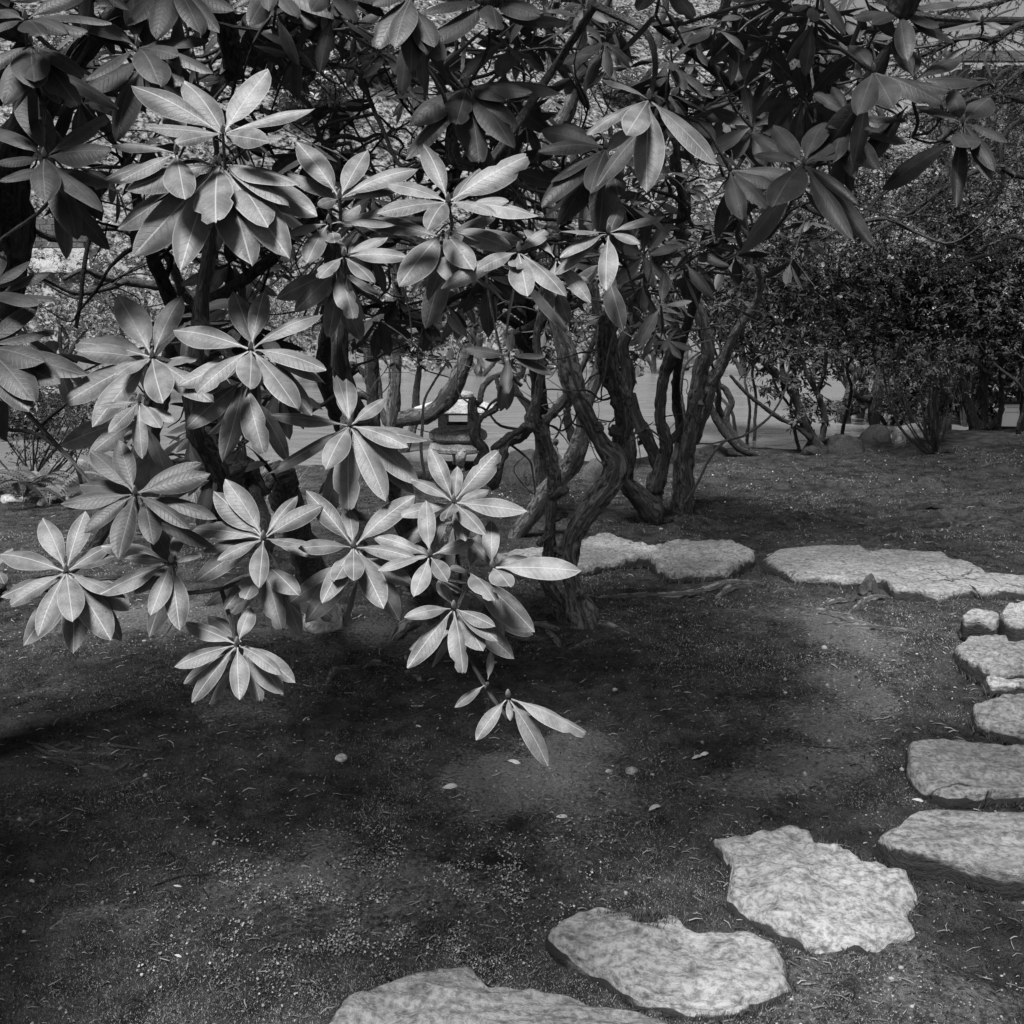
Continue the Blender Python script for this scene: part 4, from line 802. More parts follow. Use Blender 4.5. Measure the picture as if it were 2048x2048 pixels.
T3.path(1, [(700, 1555, 34), (560, 1600, 30), (430, 1610, 26), (300, 1560, 22), (220, 1530, 18)], 4.2, 3.9)
T3.path(1, [(1170, 1780, 40), (1180, 1600, 36), (1190, 1400, 44), (1160, 1280, 40), (1180, 1160, 30)], 4.2, 3.6)
T3.path(1, [(1100, 1700, 44), (1180, 1300, 34), (1205, 900, 30), (1170, 600, 44), (1200, 440, 56), (1260, 330, 62), (1250, 200, 54), (1200, 60, 44)], 4.5, 3.4, 'branch')
T3.path(1, [(1260, 330, 40), (1400, 220, 26), (1620, 135, 20), (1900, 60, 14)], 3.4, 3.2)
T3.path(1, [(1290, 300, 36), (1500, 420, 24), (1700, 580, 28), (1780, 780, 26), (1932, 790, 22)], 3.4, 3.0)
T3.path(1, [(1650, 420, 22), (1700, 360, 26), (1800, 350, 26), (1932, 370, 20)], 3.6, 3.4)
T3.path(1, [(1260, 330, 30), (1520, 220, 22), (1680, 190, 18), (1850, 240, 16), (1890, 340, 12)], 3.5, 3.3)
T3.filler(31, (420, 760), (-10, 420), (2.8, 5.0), 0.13)
b_ = G(1085, 1010); T4 = Plant('rhododendron_tree', b_[0], 'tangle of crooked limbs in the middle distance behind the centre leaves', 'tree', 'D', bark=BARK_D)
T4.limb([b_[0] - [0, 0, .1], P(1085, 900, 8.0), P(1070, 700, 7.4), P(1050, 600, 7.0), P(1020, 480, 6.6), P(1010, 330, 6.2)], [.08, .06, .055, .05, .04, .03], 'trunk', knob=.2)
for k in range(9):
    a = rng.uniform(560, 720); u0 = rng.uniform(960, 1120)
    T4.limb([P(1060, a, 7.2), P(u0, a - 60, 6.8), P(u0 + rng.uniform(-160, 160), a - 130, 6.5), P(u0 + rng.uniform(-260, 260), a - rng.uniform(0, 300), 6.2)], [.035, .028, .022, .012], knob=.3, wig=.05)
T4.filler(32, (880, 1450), (150, 660), (5.0, 7.6), 0.135)

# plants behind the pale leaves, their leaf colour darkened as shade
b_ = G(300, 1010); T5 = Plant('rhododendron_tree', b_[0], 'rhododendron with shade painted into its leaves filling the gaps behind the left pale whorls', 'tree', 'D', bark=BARK_D)
T5.limb([b_[0] - [0, 0, .1], P(300, 900, 6.0), P(330, 760, 4.6), P(350, 640, 3.8), P(300, 500, 3.4), P(250, 300, 3.2)], [.06, .05, .04, .03, .022, .012], 'trunk')
T5.limb([P(350, 640, 3.8), P(520, 540, 3.3), P(640, 420, 3.1)], [.028, .02, .010]); T5.limb([P(330, 760, 4.6), P(500, 800, 3.6), P(620, 850, 3.2)], [.03, .02, .01])
T5.filler(9, (20, 330), (130, 460), (2.8, 3.6), 0.17, droop=-.5); T5.filler(14, (330, 760), (380, 720), (2.9, 3.9), 0.17, droop=-.5); T5.filler(9, (80, 560), (700, 960), (2.6, 3.4), 0.16, droop=-.5)
b_ = G(700, 1010); T6 = Plant('rhododendron_tree', b_[0], 'rhododendron with shade painted into its leaves behind the centre pale whorls and the cut stub', 'tree', 'D', bark=BARK_D)
T6.limb([b_[0] - [0, 0, .1], P(695, 900, 6.6), P(650, 760, 5.4), P(670, 620, 4.6), P(760, 500, 4.2), P(880, 400, 4.0), P(980, 220, 3.8)], [.05, .045, .04, .034, .026, .018, .010], 'trunk', knob=.2)
T6.limb([P(880, 400, 4.0), P(1050, 360, 3.9), P(1180, 330, 3.8)], [.02, .015, .008])
T6.filler(12, (640, 1000), (420, 640), (2.9, 4.0), 0.17, droop=-.5); T6.filler(11, (780, 1300), (60, 420), (2.9, 4.0), 0.165, droop=-.4); T6.filler(9, (1000, 1300), (380, 600), (3.0, 4.2), 0.16, droop=-.4)
b_ = G(1372, 1010); T7 = Plant('rhododendron_tree', b_[0], 'rhododendron with shade painted into its leaves behind the right hanging leaves', 'tree', 'D', bark=BARK_D)
T7.limb([b_[0] - [0, 0, .1], P(1362, 880, 7.7), P(1352, 760, 7.4), P(1390, 600, 6.0), P(1480, 420, 4.6), P(1560, 250, 3.8), P(1700, 130, 3.2)], [.04, .035, .03, .028, .024, .018, .010], 'trunk', knob=.2)
T7.limb([P(1560, 250, 3.8), P(1400, 120, 3.4), P(1300, 40, 3.2)], [.02, .016, .01]); T7.limb([P(1480, 420, 4.6), P(1600, 340, 3.8), P(1720, 330, 3.2)], [.02, .014, .008])
T7.filler(16, (1280, 1820), (-30, 260), (2.2, 3.0), 0.14, droop=-.4); T7.filler(14, (1260, 1640), (230, 520), (3.2, 5.0), 0.135, droop=-.3)
# fine crooked branches and knots on the old trunks
def tangle(pl, n, ub, vb, ln, r0=.008, seed=1):
    g_ = np.random.default_rng(seed); sk = np.vstack(pl.sk); q = sk - CAM; dep = q @ FWD; uu = 1024 + q[:, 0] / dep * FPX; vv = 1024 - (q @ UPV) / dep * FPX
    c = sk[(uu > ub[0]) & (uu < ub[1]) & (vv > vb[0]) & (vv < vb[1]) & ~((uu > 780) & (uu < 1010) & (vv > 640) & (vv < 960))]; gs = []
    if len(c) == 0: return
    for k in range(n):
        p = c[g_.integers(len(c))]; d_ = g_.normal(0, 1, 3) * [1, .7, .8] + [0, 0, .25]; d_ /= np.linalg.norm(d_); pts = [p]; st = ln * g_.uniform(.5, 1.2) / 7
        for j in range(7): d_ = d_ + g_.normal(0, .5, 3) + [0, 0, .08]; d_ /= np.linalg.norm(d_); pts.append(pts[-1] + d_ * st)
        gs.append(tube_geo(pts, np.linspace(r0 * g_.uniform(.6, 1.3), .0018, 8), n=24, seg=5, knob=.22, seed=k))
        if k % 2:
            e = pts[4]; d2 = g_.normal(0, 1, 3) + [0, 0, .3]; d2 /= np.linalg.norm(d2); gs.append(tube_geo([e, e + d2 * st * 1.3 + g_.normal(0, .02, 3), e + d2 * st * 2.6], [r0 * .4, r0 * .3, .0015], n=12, seg=4, knob=.2, seed=k))
    V, F, UV = join_geo(gs); o = link('fine_branches', mesh('fine_branches', V - pl.base, F, pl.bark, UV), pl.o); o['kind'] = 'stuff'
def knots(pl, n, vb, rr, seed=1):
    g_ = np.random.default_rng(seed); gs = []
    for k in range(n):
        sk = pl.sk[g_.integers(min(len(pl.sk), 3))]; p = sk[g_.integers(2, len(sk) - 2)]; d_ = g_.normal(0, 1, 3) + [0, -.5, .1]; d_ /= np.linalg.norm(d_); L = rr * g_.uniform(1.2, 2.8); w_ = rr * g_.uniform(.35, .8)
        V, F, UV, _ = tube_geo([p, p + d_ * L * .6, p + d_ * L], [w_ * 1.25, w_ * .95, w_ * .75], n=9, seg=8, knob=.35, seed=k); link('knot', mesh('knot', V - pl.base, F, pl.bark, UV), pl.o)
for k, (pl, ub, vb) in enumerate([(C, (950, 1400), (300, 900)), (E, (950, 1500), (300, 900)), (Fz, (1150, 1600), (200, 900)), (R_, (1300, 1650), (150, 900)), (T4, (800, 1500), (200, 900)), (T1, (600, 1000), (400, 850)), (T2, (500, 900), (300, 850)), (T3, (0, 800), (0, 760)), (T5, (0, 800), (100, 900)), (T6, (700, 1300), (100, 800))]):
    tangle(pl, 34 if k in (4, 7, 8, 9) else 15, ub, vb, .7, .0075, 900 + k)
for k, (pl, n) in enumerate([(C, 18), (E, 6), (Fz, 16), (R_, 14), (T1, 8), (T2, 8)]): knots(pl, n, None, .036, 950 + k)

# ------------------------------------------------------------------ exposed roots of the forked tree
def roots(pl, r, L, name='root'):
    pts, rad = [], []
    for k, (x, y, wd) in enumerate(L):
        g, d = G(*px(r, x, y)); rr = wd * K / FPX * d / 2; pts.append(g + [0, 0, rr * (-0.9 if k in (0, len(L) - 1) else (-0.1 if pl is R_ else 0.85))]); rad.append(max(rr * 1.5, .004))
    pl.limb(pts, rad, name, seg=8, knob=0.16, wig=0, n=max(14, len(L) * 8)).data.materials[0] = BARK_D if pl is R_ else ROOT
for L in ([(-420, 1420, 20), (-250, 1425, 24), (0, 1422, 28), (150, 1398, 26), (290, 1358, 30), (390, 1350, 22), (490, 1342, 10)], [(235, 1422, 16), (290, 1395, 28), (340, 1378, 26), (400, 1368, 8)],
          [(540, 1402, 10), (590, 1390, 18), (660, 1383, 10)], [(960, 1508, 10), (1010, 1480, 20), (1060, 1445, 24), (1130, 1430, 22), (1200, 1424, 10)], [(800, 1470, 8), (900, 1452, 24), (1020, 1440, 10)],
          [(690, 1512, 14), (780, 1510, 24), (870, 1525, 30), (950, 1550, 26), (1050, 1575, 20), (1140, 1592, 8)], [(770, 1575, 8), (900, 1580, 22), (1020, 1592, 24), (1200, 1602, 18), (1300, 1615, 14), (1400, 1622, 6)],
          [(100, 1510, 8), (260, 1500, 14), (400, 1515, 20), (470, 1520, 8)], [(400, 1490, 8), (440, 1500, 26), (480, 1512, 8)], [(1060, 1722, 6), (1130, 1712, 10), (1170, 1690, 10), (1178, 1660, 5)],
          [(980, 1165, 6), (1100, 1150, 7)]): roots(C, 6, L)
for L in ([(930, 1640, 10), (1030, 1655, 26), (1150, 1650, 12)], [(1140, 1600, 20), (1190, 1660, 22), (1212, 1700, 24)], [(1430, 1560, 40), (1500, 1590, 26), (1600, 1620, 12)], [(1260, 1710, 10), (1370, 1670, 14), (1420, 1660, 5)],
          [(1200, 1600, 40), (1120, 1585, 30), (1010, 1560, 12)]): roots(C, 5, L)
for L in ([(440, 1545, 60), (380, 1590, 50), (310, 1640, 40), (280, 1660, 26)], [(120, 1815, 10), (190, 1795, 24), (290, 1805, 10)], [(-80, 1910, 8), (-40, 1850, 26), (-10, 1825, 20), (60, 1815, 18), (160, 1800, 8)], [(400, 1850, 10), (430, 1870, 20), (445, 1890, 14)]): roots(B, 5, L)
for r in range(9):
    x = rng.uniform(1150, 1900); y = rng.uniform(790, 1100)
    roots(R_, 6, [(x - rng.uniform(60, 160), y + rng.uniform(-20, 20), 14), (x - 30, y + 8, 36), (x + 60, y - 8, 34), (x + rng.uniform(80, 200), y + rng.uniform(-30, 20), 12)])
for r in range(5):
    x = rng.uniform(0, 260); y = rng.uniform(1495, 1550)
    p0 = [(x + k * rng.uniform(25, 50), y + rng.uniform(-14, 14), 6 if k in (0, 5) else 9) for k in range(6)]
    pts = [G(a, b)[0] + [0, 0, .004] for a, b, c in p0]; A.limb(pts, [.004, .007, .008, .007, .006, .003], 'root', wig=0)
# ------------------------------------------------------------------ shore trees on the right
def ell(items, d):                                         # (u, v, ru, rv[, dd]) pixels at distance d -> centres, radii
    C_, R = [], []
    for it in items:
        u, v, ru, rv = it[:4]; dd = d + (it[4] if len(it) > 4 else 0); C_.append(P(u, v, dd)); R.append([ru * dd / FPX, min(ru, rv) * 1.1 * dd / FPX, rv * dd / FPX])
    return np.array(C_), np.array(R)
def shore_tree(u, v, label, paths, blobs, n, size, seed, dd=None, mat=None, spread=0.4, kind='rhododendron_tree', grp='small trees along the pond edge', **kw):
    g, d = G(u, v)
    if dd: d = dd; g = P(u, v, d)
    t = Plant(kind, g, label, 'tree', 'D', grp, bark=BARK_D)
    for k, L in enumerate(paths): t.path(6, L, d - 0.02 * k, d - spread * rng.random(), 'trunk' if k == 0 else 'branch', ground=k == 0 and not dd, knob=0.16)
    if blobs:
        Cc, Rr = ell(blobs, d); crown(t, Cc, Rr, n, size, seed, **kw)
        for k in range(12):
            e = Cc[rng.integers(len(Cc))] + rng.normal(0, 0.3, 3) * Rr[0]; s = t.nearest(e)
            t.limb([s, (s + e) / 2 + rng.normal(0, .08, 3), e], [.014, .010, .004], knob=.2, wig=.03)
    return t
shore_tree(1500, 912, 'twin leaning trunks at the water left of the bushy shore shrub', [[(465, 640, 44), (360, 595, 44), (280, 510, 40), (215, 400, 40), (190, 300, 34), (230, 150, 30), (320, 0, 24), (380, -160, 20)],
            [(405, 610, 44), (335, 540, 46), (285, 440, 40), (320, 350, 36), (290, 280, 34), (245, 230, 26), (260, 60, 20)], [(285, 440, 36), (240, 360, 32), (245, 290, 28), (225, 220, 20)]],
           [(1450, 640, 90, 70), (1530, 560, 110, 90, .5), (1400, 560, 80, 70, .8)], 3000, 0.085, 51)
shore_tree(1640, 906, 'many branched bushy shore shrub with leaves down to the water', [[(815, 618, 60), (750, 520, 58), (700, 400, 46), (660, 300, 46), (610, 230, 50), (540, 165, 44), (500, 120, 36), (400, 0, 26)], [(815, 560, 36), (830, 420, 34), (790, 290, 30), (730, 180, 24), (680, 0, 20)],
            [(640, 460, 20), (560, 420, 26), (480, 360, 22), (390, 285, 20), (310, 195, 16)], [(760, 540, 30), (680, 480, 26), (600, 440, 20)], [(790, 300, 26), (830, 180, 22), (840, 60, 18)], [(620, 240, 30), (600, 120, 26), (640, -60, 20)]],
           [(1620, 830, 60, 40), (1580, 740, 110, 60), (1650, 700, 90, 60), (1600, 620, 130, 90, .4), (1520, 690, 60, 50)], 4600, 0.075, 52)
shore_tree(1692, 892, 'double shore trunk standing against the bright pond', [[(925, 575, 46), (928, 470, 60), (950, 380, 60), (985, 250, 52), (1000, 180, 44), (930, 110, 40), (880, -20, 34), (860, -200, 26)], [(985, 570, 40), (965, 500, 44), (945, 420, 50), (950, 380, 40)],
            [(965, 400, 40), (1030, 370, 52), (1070, 330, 52), (1120, 270, 44), (1180, 150, 30), (1210, 0, 22)]],
           [(1720, 640, 110, 90), (1660, 560, 130, 100, .6), (1790, 560, 120, 110, .4), (1730, 740, 70, 40)], 5200, 0.075, 53)
shore_tree(1752, 860, 'short mossy trunk rising from the water beside the double shore trunk', [[(1108, 490, 54), (1105, 400, 66), (1125, 300, 60), (1140, 180, 44), (1120, 40, 30)], [(1120, 300, 40), (1050, 330, 40), (1000, 310, 24)]], [(1760, 700, 60, 50), (1800, 640, 80, 70)], 1800, 0.08, 54, dd=13.0)
shore_tree(1958, 858, 'three stemmed dark tree beside the white notice board', [[(1665, 490, 66), (1640, 400, 56), (1605, 270, 46), (1560, 150, 42), (1530, 60, 36), (1480, -120, 30), (1470, -300, 24)], [(1710, 490, 54), (1712, 350, 38), (1708, 120, 36), (1690, -100, 30), (1720, -350, 22)],
            [(1730, 485, 54), (1780, 440, 40), (1808, 380, 34), (1805, 200, 26), (1800, 0, 24), (1820, -200, 20)], [(1560, 150, 24), (1620, 100, 22), (1720, 180, 20), (1800, 260, 14)]],
           [(1900, 560, 130, 120), (1990, 500, 130, 150, .5), (1960, 680, 120, 60), (1840, 660, 90, 60), (2060, 640, 80, 110)], 7000, 0.07, 55)
shore_tree(2046, 820, 'crooked dark trunk at the right edge behind the notice board', [[(1960, 420, 60), (1925, 330, 54), (1890, 250, 46), (1880, 120, 40), (1860, -60, 34), (1900, -300, 26)], [(1895, 260, 36), (1850, 200, 30), (1800, 120, 24), (1760, 0, 18)]],
           [(2060, 720, 90, 60), (2000, 760, 90, 40), (1930, 780, 90, 40), (1870, 800, 70, 40)], 5200, 0.08, 56, dd=15.0)
# thin stemmed shrub
g, d = G(1872, 908); TS = Plant('azalea_shrub', g, 'thin stemmed azalea with many slender stems fanning up on the right', 'shrub', 'D', bark=BARK_D)
for k in range(17):
    x0 = 1440 + rng.uniform(-25, 25); x1 = rng.uniform(1130, 1640); xm = x0 + (x1 - x0) * 0.35
    TS.path(6, [(x0, 625, 11), (xm + rng.uniform(-20, 20), 500, 8), (x0 + (x1 - x0) * 0.7 + rng.uniform(-20, 20), 330 + rng.uniform(-40, 40), 7), (x1, rng.uniform(-60, 200), 4)], d, d + rng.uniform(-.5, .5), 'stem', wig=.02)
TS.path(6, [(1400, 622, 20), (1330, 570, 18), (1270, 510, 16), (1220, 430, 14), (1170, 260, 10), (1150, 120, 8)], d, d - .1, 'stem'); TS.path(6, [(1445, 630, 26), (1500, 610, 34), (1570, 640, 26), (1620, 665, 10)], d, d, 'root')
for k in range(14):
    s = TS.sk[k][-1]; crown(TS, [s, s - [0, 0, .25]], [[.22, .2, .16], [.2, .2, .14]], 200, 0.055, 60 + k, name='leaf_spray')

# dense dark azaleas filling the right
AZ = []
for k, (u, v, d, lab, bl, n) in enumerate([
        (1660, 880, 11.6, 'dense dark azalea left of the big clump, speckled with pale leaf tips', [(1640, 520, 130, 110), (1560, 480, 110, 90, .6), (1700, 620, 130, 90), (1600, 640, 100, 70)], 9000),
        (1850, 850, 10.8, 'broad dark azalea crown speckled with tiny pale flowers', [(1830, 500, 140, 110), (1760, 580, 130, 100), (1900, 600, 130, 100), (1820, 680, 150, 60)], 11000),
        (2040, 830, 10.4, 'dark azalea crown against the right edge', [(2020, 450, 130, 110), (2060, 570, 120, 130), (1980, 620, 110, 90), (2050, 690, 100, 60)], 9000),
        (1500, 870, 12.6, 'darkest azalea mass behind the twin leaning trunks', [(1440, 560, 120, 100), (1500, 640, 110, 70), (1380, 480, 110, 90), (1540, 560, 90, 80)], 7000)]):
    b_ = P(u, v, d); b_[2] = float(H(b_[0], b_[1]))
    t = Plant('azalea_shrub', b_, lab, 'shrub', 'D', 'dense azaleas on the right', bark=BARK_D); Cc, Rr = ell(bl, d); AZ.append(t)
    for q in range(4):
        e = Cc[q % len(Cc)] + rng.normal(0, .25, 3); t.limb([b_ + rng.normal(0, .06, 3) * [1, 1, 0], b_ * .5 + e * .5 + rng.normal(0, .15, 3), e], [.024, .018, .008], 'stem', knob=.18, wig=.06)
    crown(t, Cc, Rr, int(n * 1.5), 0.062, 70 + k, wh=8, shell=0.1, dark=(0.12, 1.6))
    V, F, tn = leaf_cloud(Cc, Rr * 1.02, 420, 0.035, 80 + k, wh=5, shell=0.85, width=0.9, flat=0.8)
    fl = link('blossom', mesh('blossom', V - t.base, F, m_tone('blossom', 0.34, 0.6, 0.1), tone=np.clip(tn, .5, 1.3), smooth=False), t.o); fl['kind'] = 'stuff'

for k, (u, v, d, lab, bl, n) in enumerate([
        (1780, 845, 14.5, 'low dark bank shrub over the water right of the double shore trunk', [(1790, 790, 90, 60), (1850, 750, 90, 70)], 5000),
        (1930, 845, 15.5, 'dark bank shrub behind the three stemmed tree', [(1900, 790, 100, 60), (1970, 770, 90, 70)], 5000),
        (2060, 820, 14.0, 'dark bank shrub at the right edge above the notice board', [(2060, 760, 90, 70), (2010, 720, 90, 60)], 4500)]):
    b_ = P(u, v, d); b_[2] = float(max(H(b_[0], b_[1]), WATER - .1)); t = Plant('bank_shrub', b_, lab, 'shrub', 'D', 'dark shrubs on the right bank', bark=BARK_D); Cc, Rr = ell(bl, d)
    for q in range(3): t.limb([b_, (b_ + Cc[q % 2]) / 2 + rng.normal(0, .1, 3), Cc[q % 2]], [.03, .02, .008], 'stem', knob=.2, wig=.04)
    crown(t, Cc, Rr, n, 0.085, 90 + k, wh=7, dark=(.12, 1.5))

# ------------------------------------------------------------------ far bank: terrain sheet is part of the ground; its plants
FARBARK = m_bark('far_bark', 0.07)
fx = []
for k, (u, v, ru, rv, d, lab) in enumerate([
        (110, 600, 150, 120, 17, 'feathery grey shrub on the left bank below the block wall'), (290, 570, 150, 120, 18, 'speckled grey shrub in the gap between the left leaf whorls'),
        (60, 790, 110, 80, 13, 'low twiggy shrub over the water at the left edge'), (470, 590, 130, 110, 20, 'grey shrub behind the sprawling left limbs'),
        (640, 610, 130, 110, 22, 'grey shrub seen between the left and middle pale leaves'), (800, 660, 90, 50, 11.6, 'leafy shrub by the pond above the lantern'),
        (960, 590, 150, 120, 24, 'mid grey shrub on the far shore above the lantern roof'), (1130, 590, 130, 120, 25, 'mid grey shrub on the far shore behind the forked tree'),
        (1310, 580, 140, 120, 25, 'pale speckled shrub on the far shore behind the shaggy trunk'), (1490, 560, 150, 130, 24, 'far shore shrub behind the dark azaleas')]):
    b_ = P(u, v + rv, d); zz = float(H(b_[0], b_[1])); b_[2] = max(zz, WATER) - .05
    t = Plant('bank_shrub', b_, lab, 'shrub', 'D', 'shrubs on the far bank', bark=FARBARK); Cc, Rr = ell([(u, v, ru, rv), (u - ru * .5, v + rv * .3, ru * .6, rv * .6), (u + ru * .55, v + rv * .25, ru * .6, rv * .65)], d)
    for q in range(4): t.limb([b_, (b_ + Cc[q % 3]) / 2 + rng.normal(0, .1, 3), Cc[q % 3]], [.06, .04, .015], 'stem', wig=.05)
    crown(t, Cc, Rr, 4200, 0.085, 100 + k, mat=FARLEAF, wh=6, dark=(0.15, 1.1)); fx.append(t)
for k, (u, v, d, lab, bl) in enumerate([(1950, 640, 14.0, 'tall loose shrub rising to the conifer sprays at the upper right', [(1940, 330, 100, 80), (2030, 280, 80, 80), (1880, 400, 90, 60)]), (1740, 640, 15.0, 'tall loose shrub behind the right hanging leaves', [(1760, 330, 100, 90), (1680, 400, 90, 70), (1620, 300, 70, 70)])]):
    b_ = P(u, v, d); b_[2] = float(max(H(b_[0], b_[1]), WATER - .1)); t = Plant('bank_shrub', b_, lab, 'shrub', 'D', 'dark shrubs on the right bank', bark=BARK_D); Cc, Rr = ell(bl, d)
    for q in range(14): e = Cc[q % 3] + rng.normal(0, .45, 3); t.limb([b_, (b_ + e) / 2 + rng.normal(0, .12, 3), e], [.02, .014, .004], 'stem', knob=.2, wig=.05)
    crown(t, Cc, Rr, 4200, 0.08, 95 + k, wh=6, dark=(.15, 1.6))
# hillside plants: one dome mesh and one tree mesh, copied
def dome(seed, n, size): return leaf_cloud([[0, 0, .45], [-.5, .1, .3], [.5, -.1, .3], [0, .4, .6]], [[.75, .7, .55], [.5, .5, .4], [.5, .5, .4], [.5, .5, .4]], n, size, seed, wh=6, shell=.35, dark=(0.25, 1.3))
DM = []
for k in range(3):
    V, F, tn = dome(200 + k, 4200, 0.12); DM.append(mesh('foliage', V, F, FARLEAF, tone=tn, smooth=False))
rowsw = ['lowest', 'second lowest', 'third', 'fourth', 'fifth', 'topmost']; words = ['round', 'broad', 'low', 'tall', 'ragged', 'dense', 'loose', 'pale']; wherew = ['top left corner leaves', 'left overhead leaves', 'middle overhead leaves', 'cut limb stub', 'tall middle trunk', 'right hanging leaves', 'bare twigs', 'conifer sprays']
cnt = 0
for gy_ in range(6):
    for gx_ in range(8):
        y = 30 + gy_ * 6 + rng.uniform(-2, 2); x = (-0.56 + gx_ * 0.16 + rng.uniform(-.06, .06)) * y
        y = max(y, float(far_shore(x)) + 1.0)
        if rng.random() < 0.18: continue
        z = float(H(x, y)); s = rng.uniform(0.9, 1.9)
        lab = f'{words[gx_]} far shrub, {rowsw[gy_]} on the slope behind the {wherew[gx_]}'
        e = empty('hillside_shrub', (x, y, z - .1), lab, 'shrub', 'shrubs on the hillside across the pond')
        o = link('foliage', DM[cnt % 3], e); o.scale = (s, s, s * rng.uniform(.7, 1.2)); o.rotation_euler.z = rng.uniform(0, 6.28); o['kind'] = 'stuff'; cnt += 1
# ground cover of the hillside
n = 110000; y = 20 + 68 * rng.random(n) ** 1.3; x = rng.uniform(-.62, .62, n) * y; k = y > far_shore(x) + .2; x, y = x[k], y[k]; n = len(x)
c = np.c_[x, y, H(x, y) + rng.uniform(0, .16, n)]; a = rng.uniform(0, 6.28, n); L = rng.uniform(.05, .14, n) * (y / 40) ** .7
dr = np.c_[np.cos(a), np.sin(a), rng.uniform(-.2, .9, n)]; dr /= np.linalg.norm(dr, axis=1)[:, None]; sd_ = np.cross(dr, np.c_[rng.normal(0, .5, n), rng.normal(-.5, .5, n), np.ones(n)]); sd_ /= np.linalg.norm(sd_, axis=1)[:, None]
V = np.stack([c - sd_ * L[:, None] * .35, c + dr * L[:, None], c + sd_ * L[:, None] * .35, c - dr * L[:, None] * .6], 1).reshape(-1, 3)
patch = np.clip(0.75 + 1.5 * fbm(x * .22, y * .22, 61, 3), .12, 1.7)
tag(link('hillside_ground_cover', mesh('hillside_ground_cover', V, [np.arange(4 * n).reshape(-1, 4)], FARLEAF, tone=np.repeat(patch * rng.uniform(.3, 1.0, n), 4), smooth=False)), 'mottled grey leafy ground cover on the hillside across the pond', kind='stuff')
# bare far trees
for k, (u, d) in enumerate([(1100, 38), (1290, 42), (1480, 36), (1590, 44), (1710, 40), (1850, 36), (2010, 40), (900, 46), (250, 40), (560, 44)]):
    x = (u - 1024) / FPX * d; z = float(H(x, d * .98)); b_ = np.array([x, d * .98, z]); lab = ['far bare tree behind the %s' % q for q in ('tall middle trunk', 'hanging pale leaf trio', 'wavy right limb', 'bright gap right of the middle', 'single hanging leaf at the top', 'pavilion roof', 'conifer sprays', 'top middle dark leaves', 'top left leaf whorl', 'cut limb stub')][k]
    t = Plant('bare_tree', b_, lab, 'tree', 'D', 'bare trees on the hillside', bark=FARBARK)
    top = b_ + [rng.normal(0, .6), rng.normal(0, .6), rng.uniform(5, 8)]; t.limb([b_ - [0, 0, .3], b_ * .5 + top * .5 + rng.normal(0, .25, 3), top], [.14, .10, .02], 'trunk', wig=.1, seg=6)
    gs = []
    for q in range(46):
        s = t.sk[0][rng.integers(len(t.sk[0]) // 4, len(t.sk[0]))]; e = s + rng.normal(0, 1, 3) * [1.5, 1.2, .9] + [0, 0, .7]
        gs.append(tube_geo([s, (s + e) / 2 + rng.normal(0, .18, 3), e], [.035, .02, .006], n=7, seg=4, knob=0)); 
    V, F, UV = join_geo(gs); link('branch', mesh('branch', V - b_, F, FARBARK, UV), t.o)
    Cc = np.array([b_ + [rng.normal(0, 1.2), rng.normal(0, .8), rng.uniform(2, 6)] for q in range(5)]); crown(t, Cc, np.full((5, 3), .9), 1500, 0.12, 300 + k, mat=FARLEAF, wh=5, dark=(.1, .7))

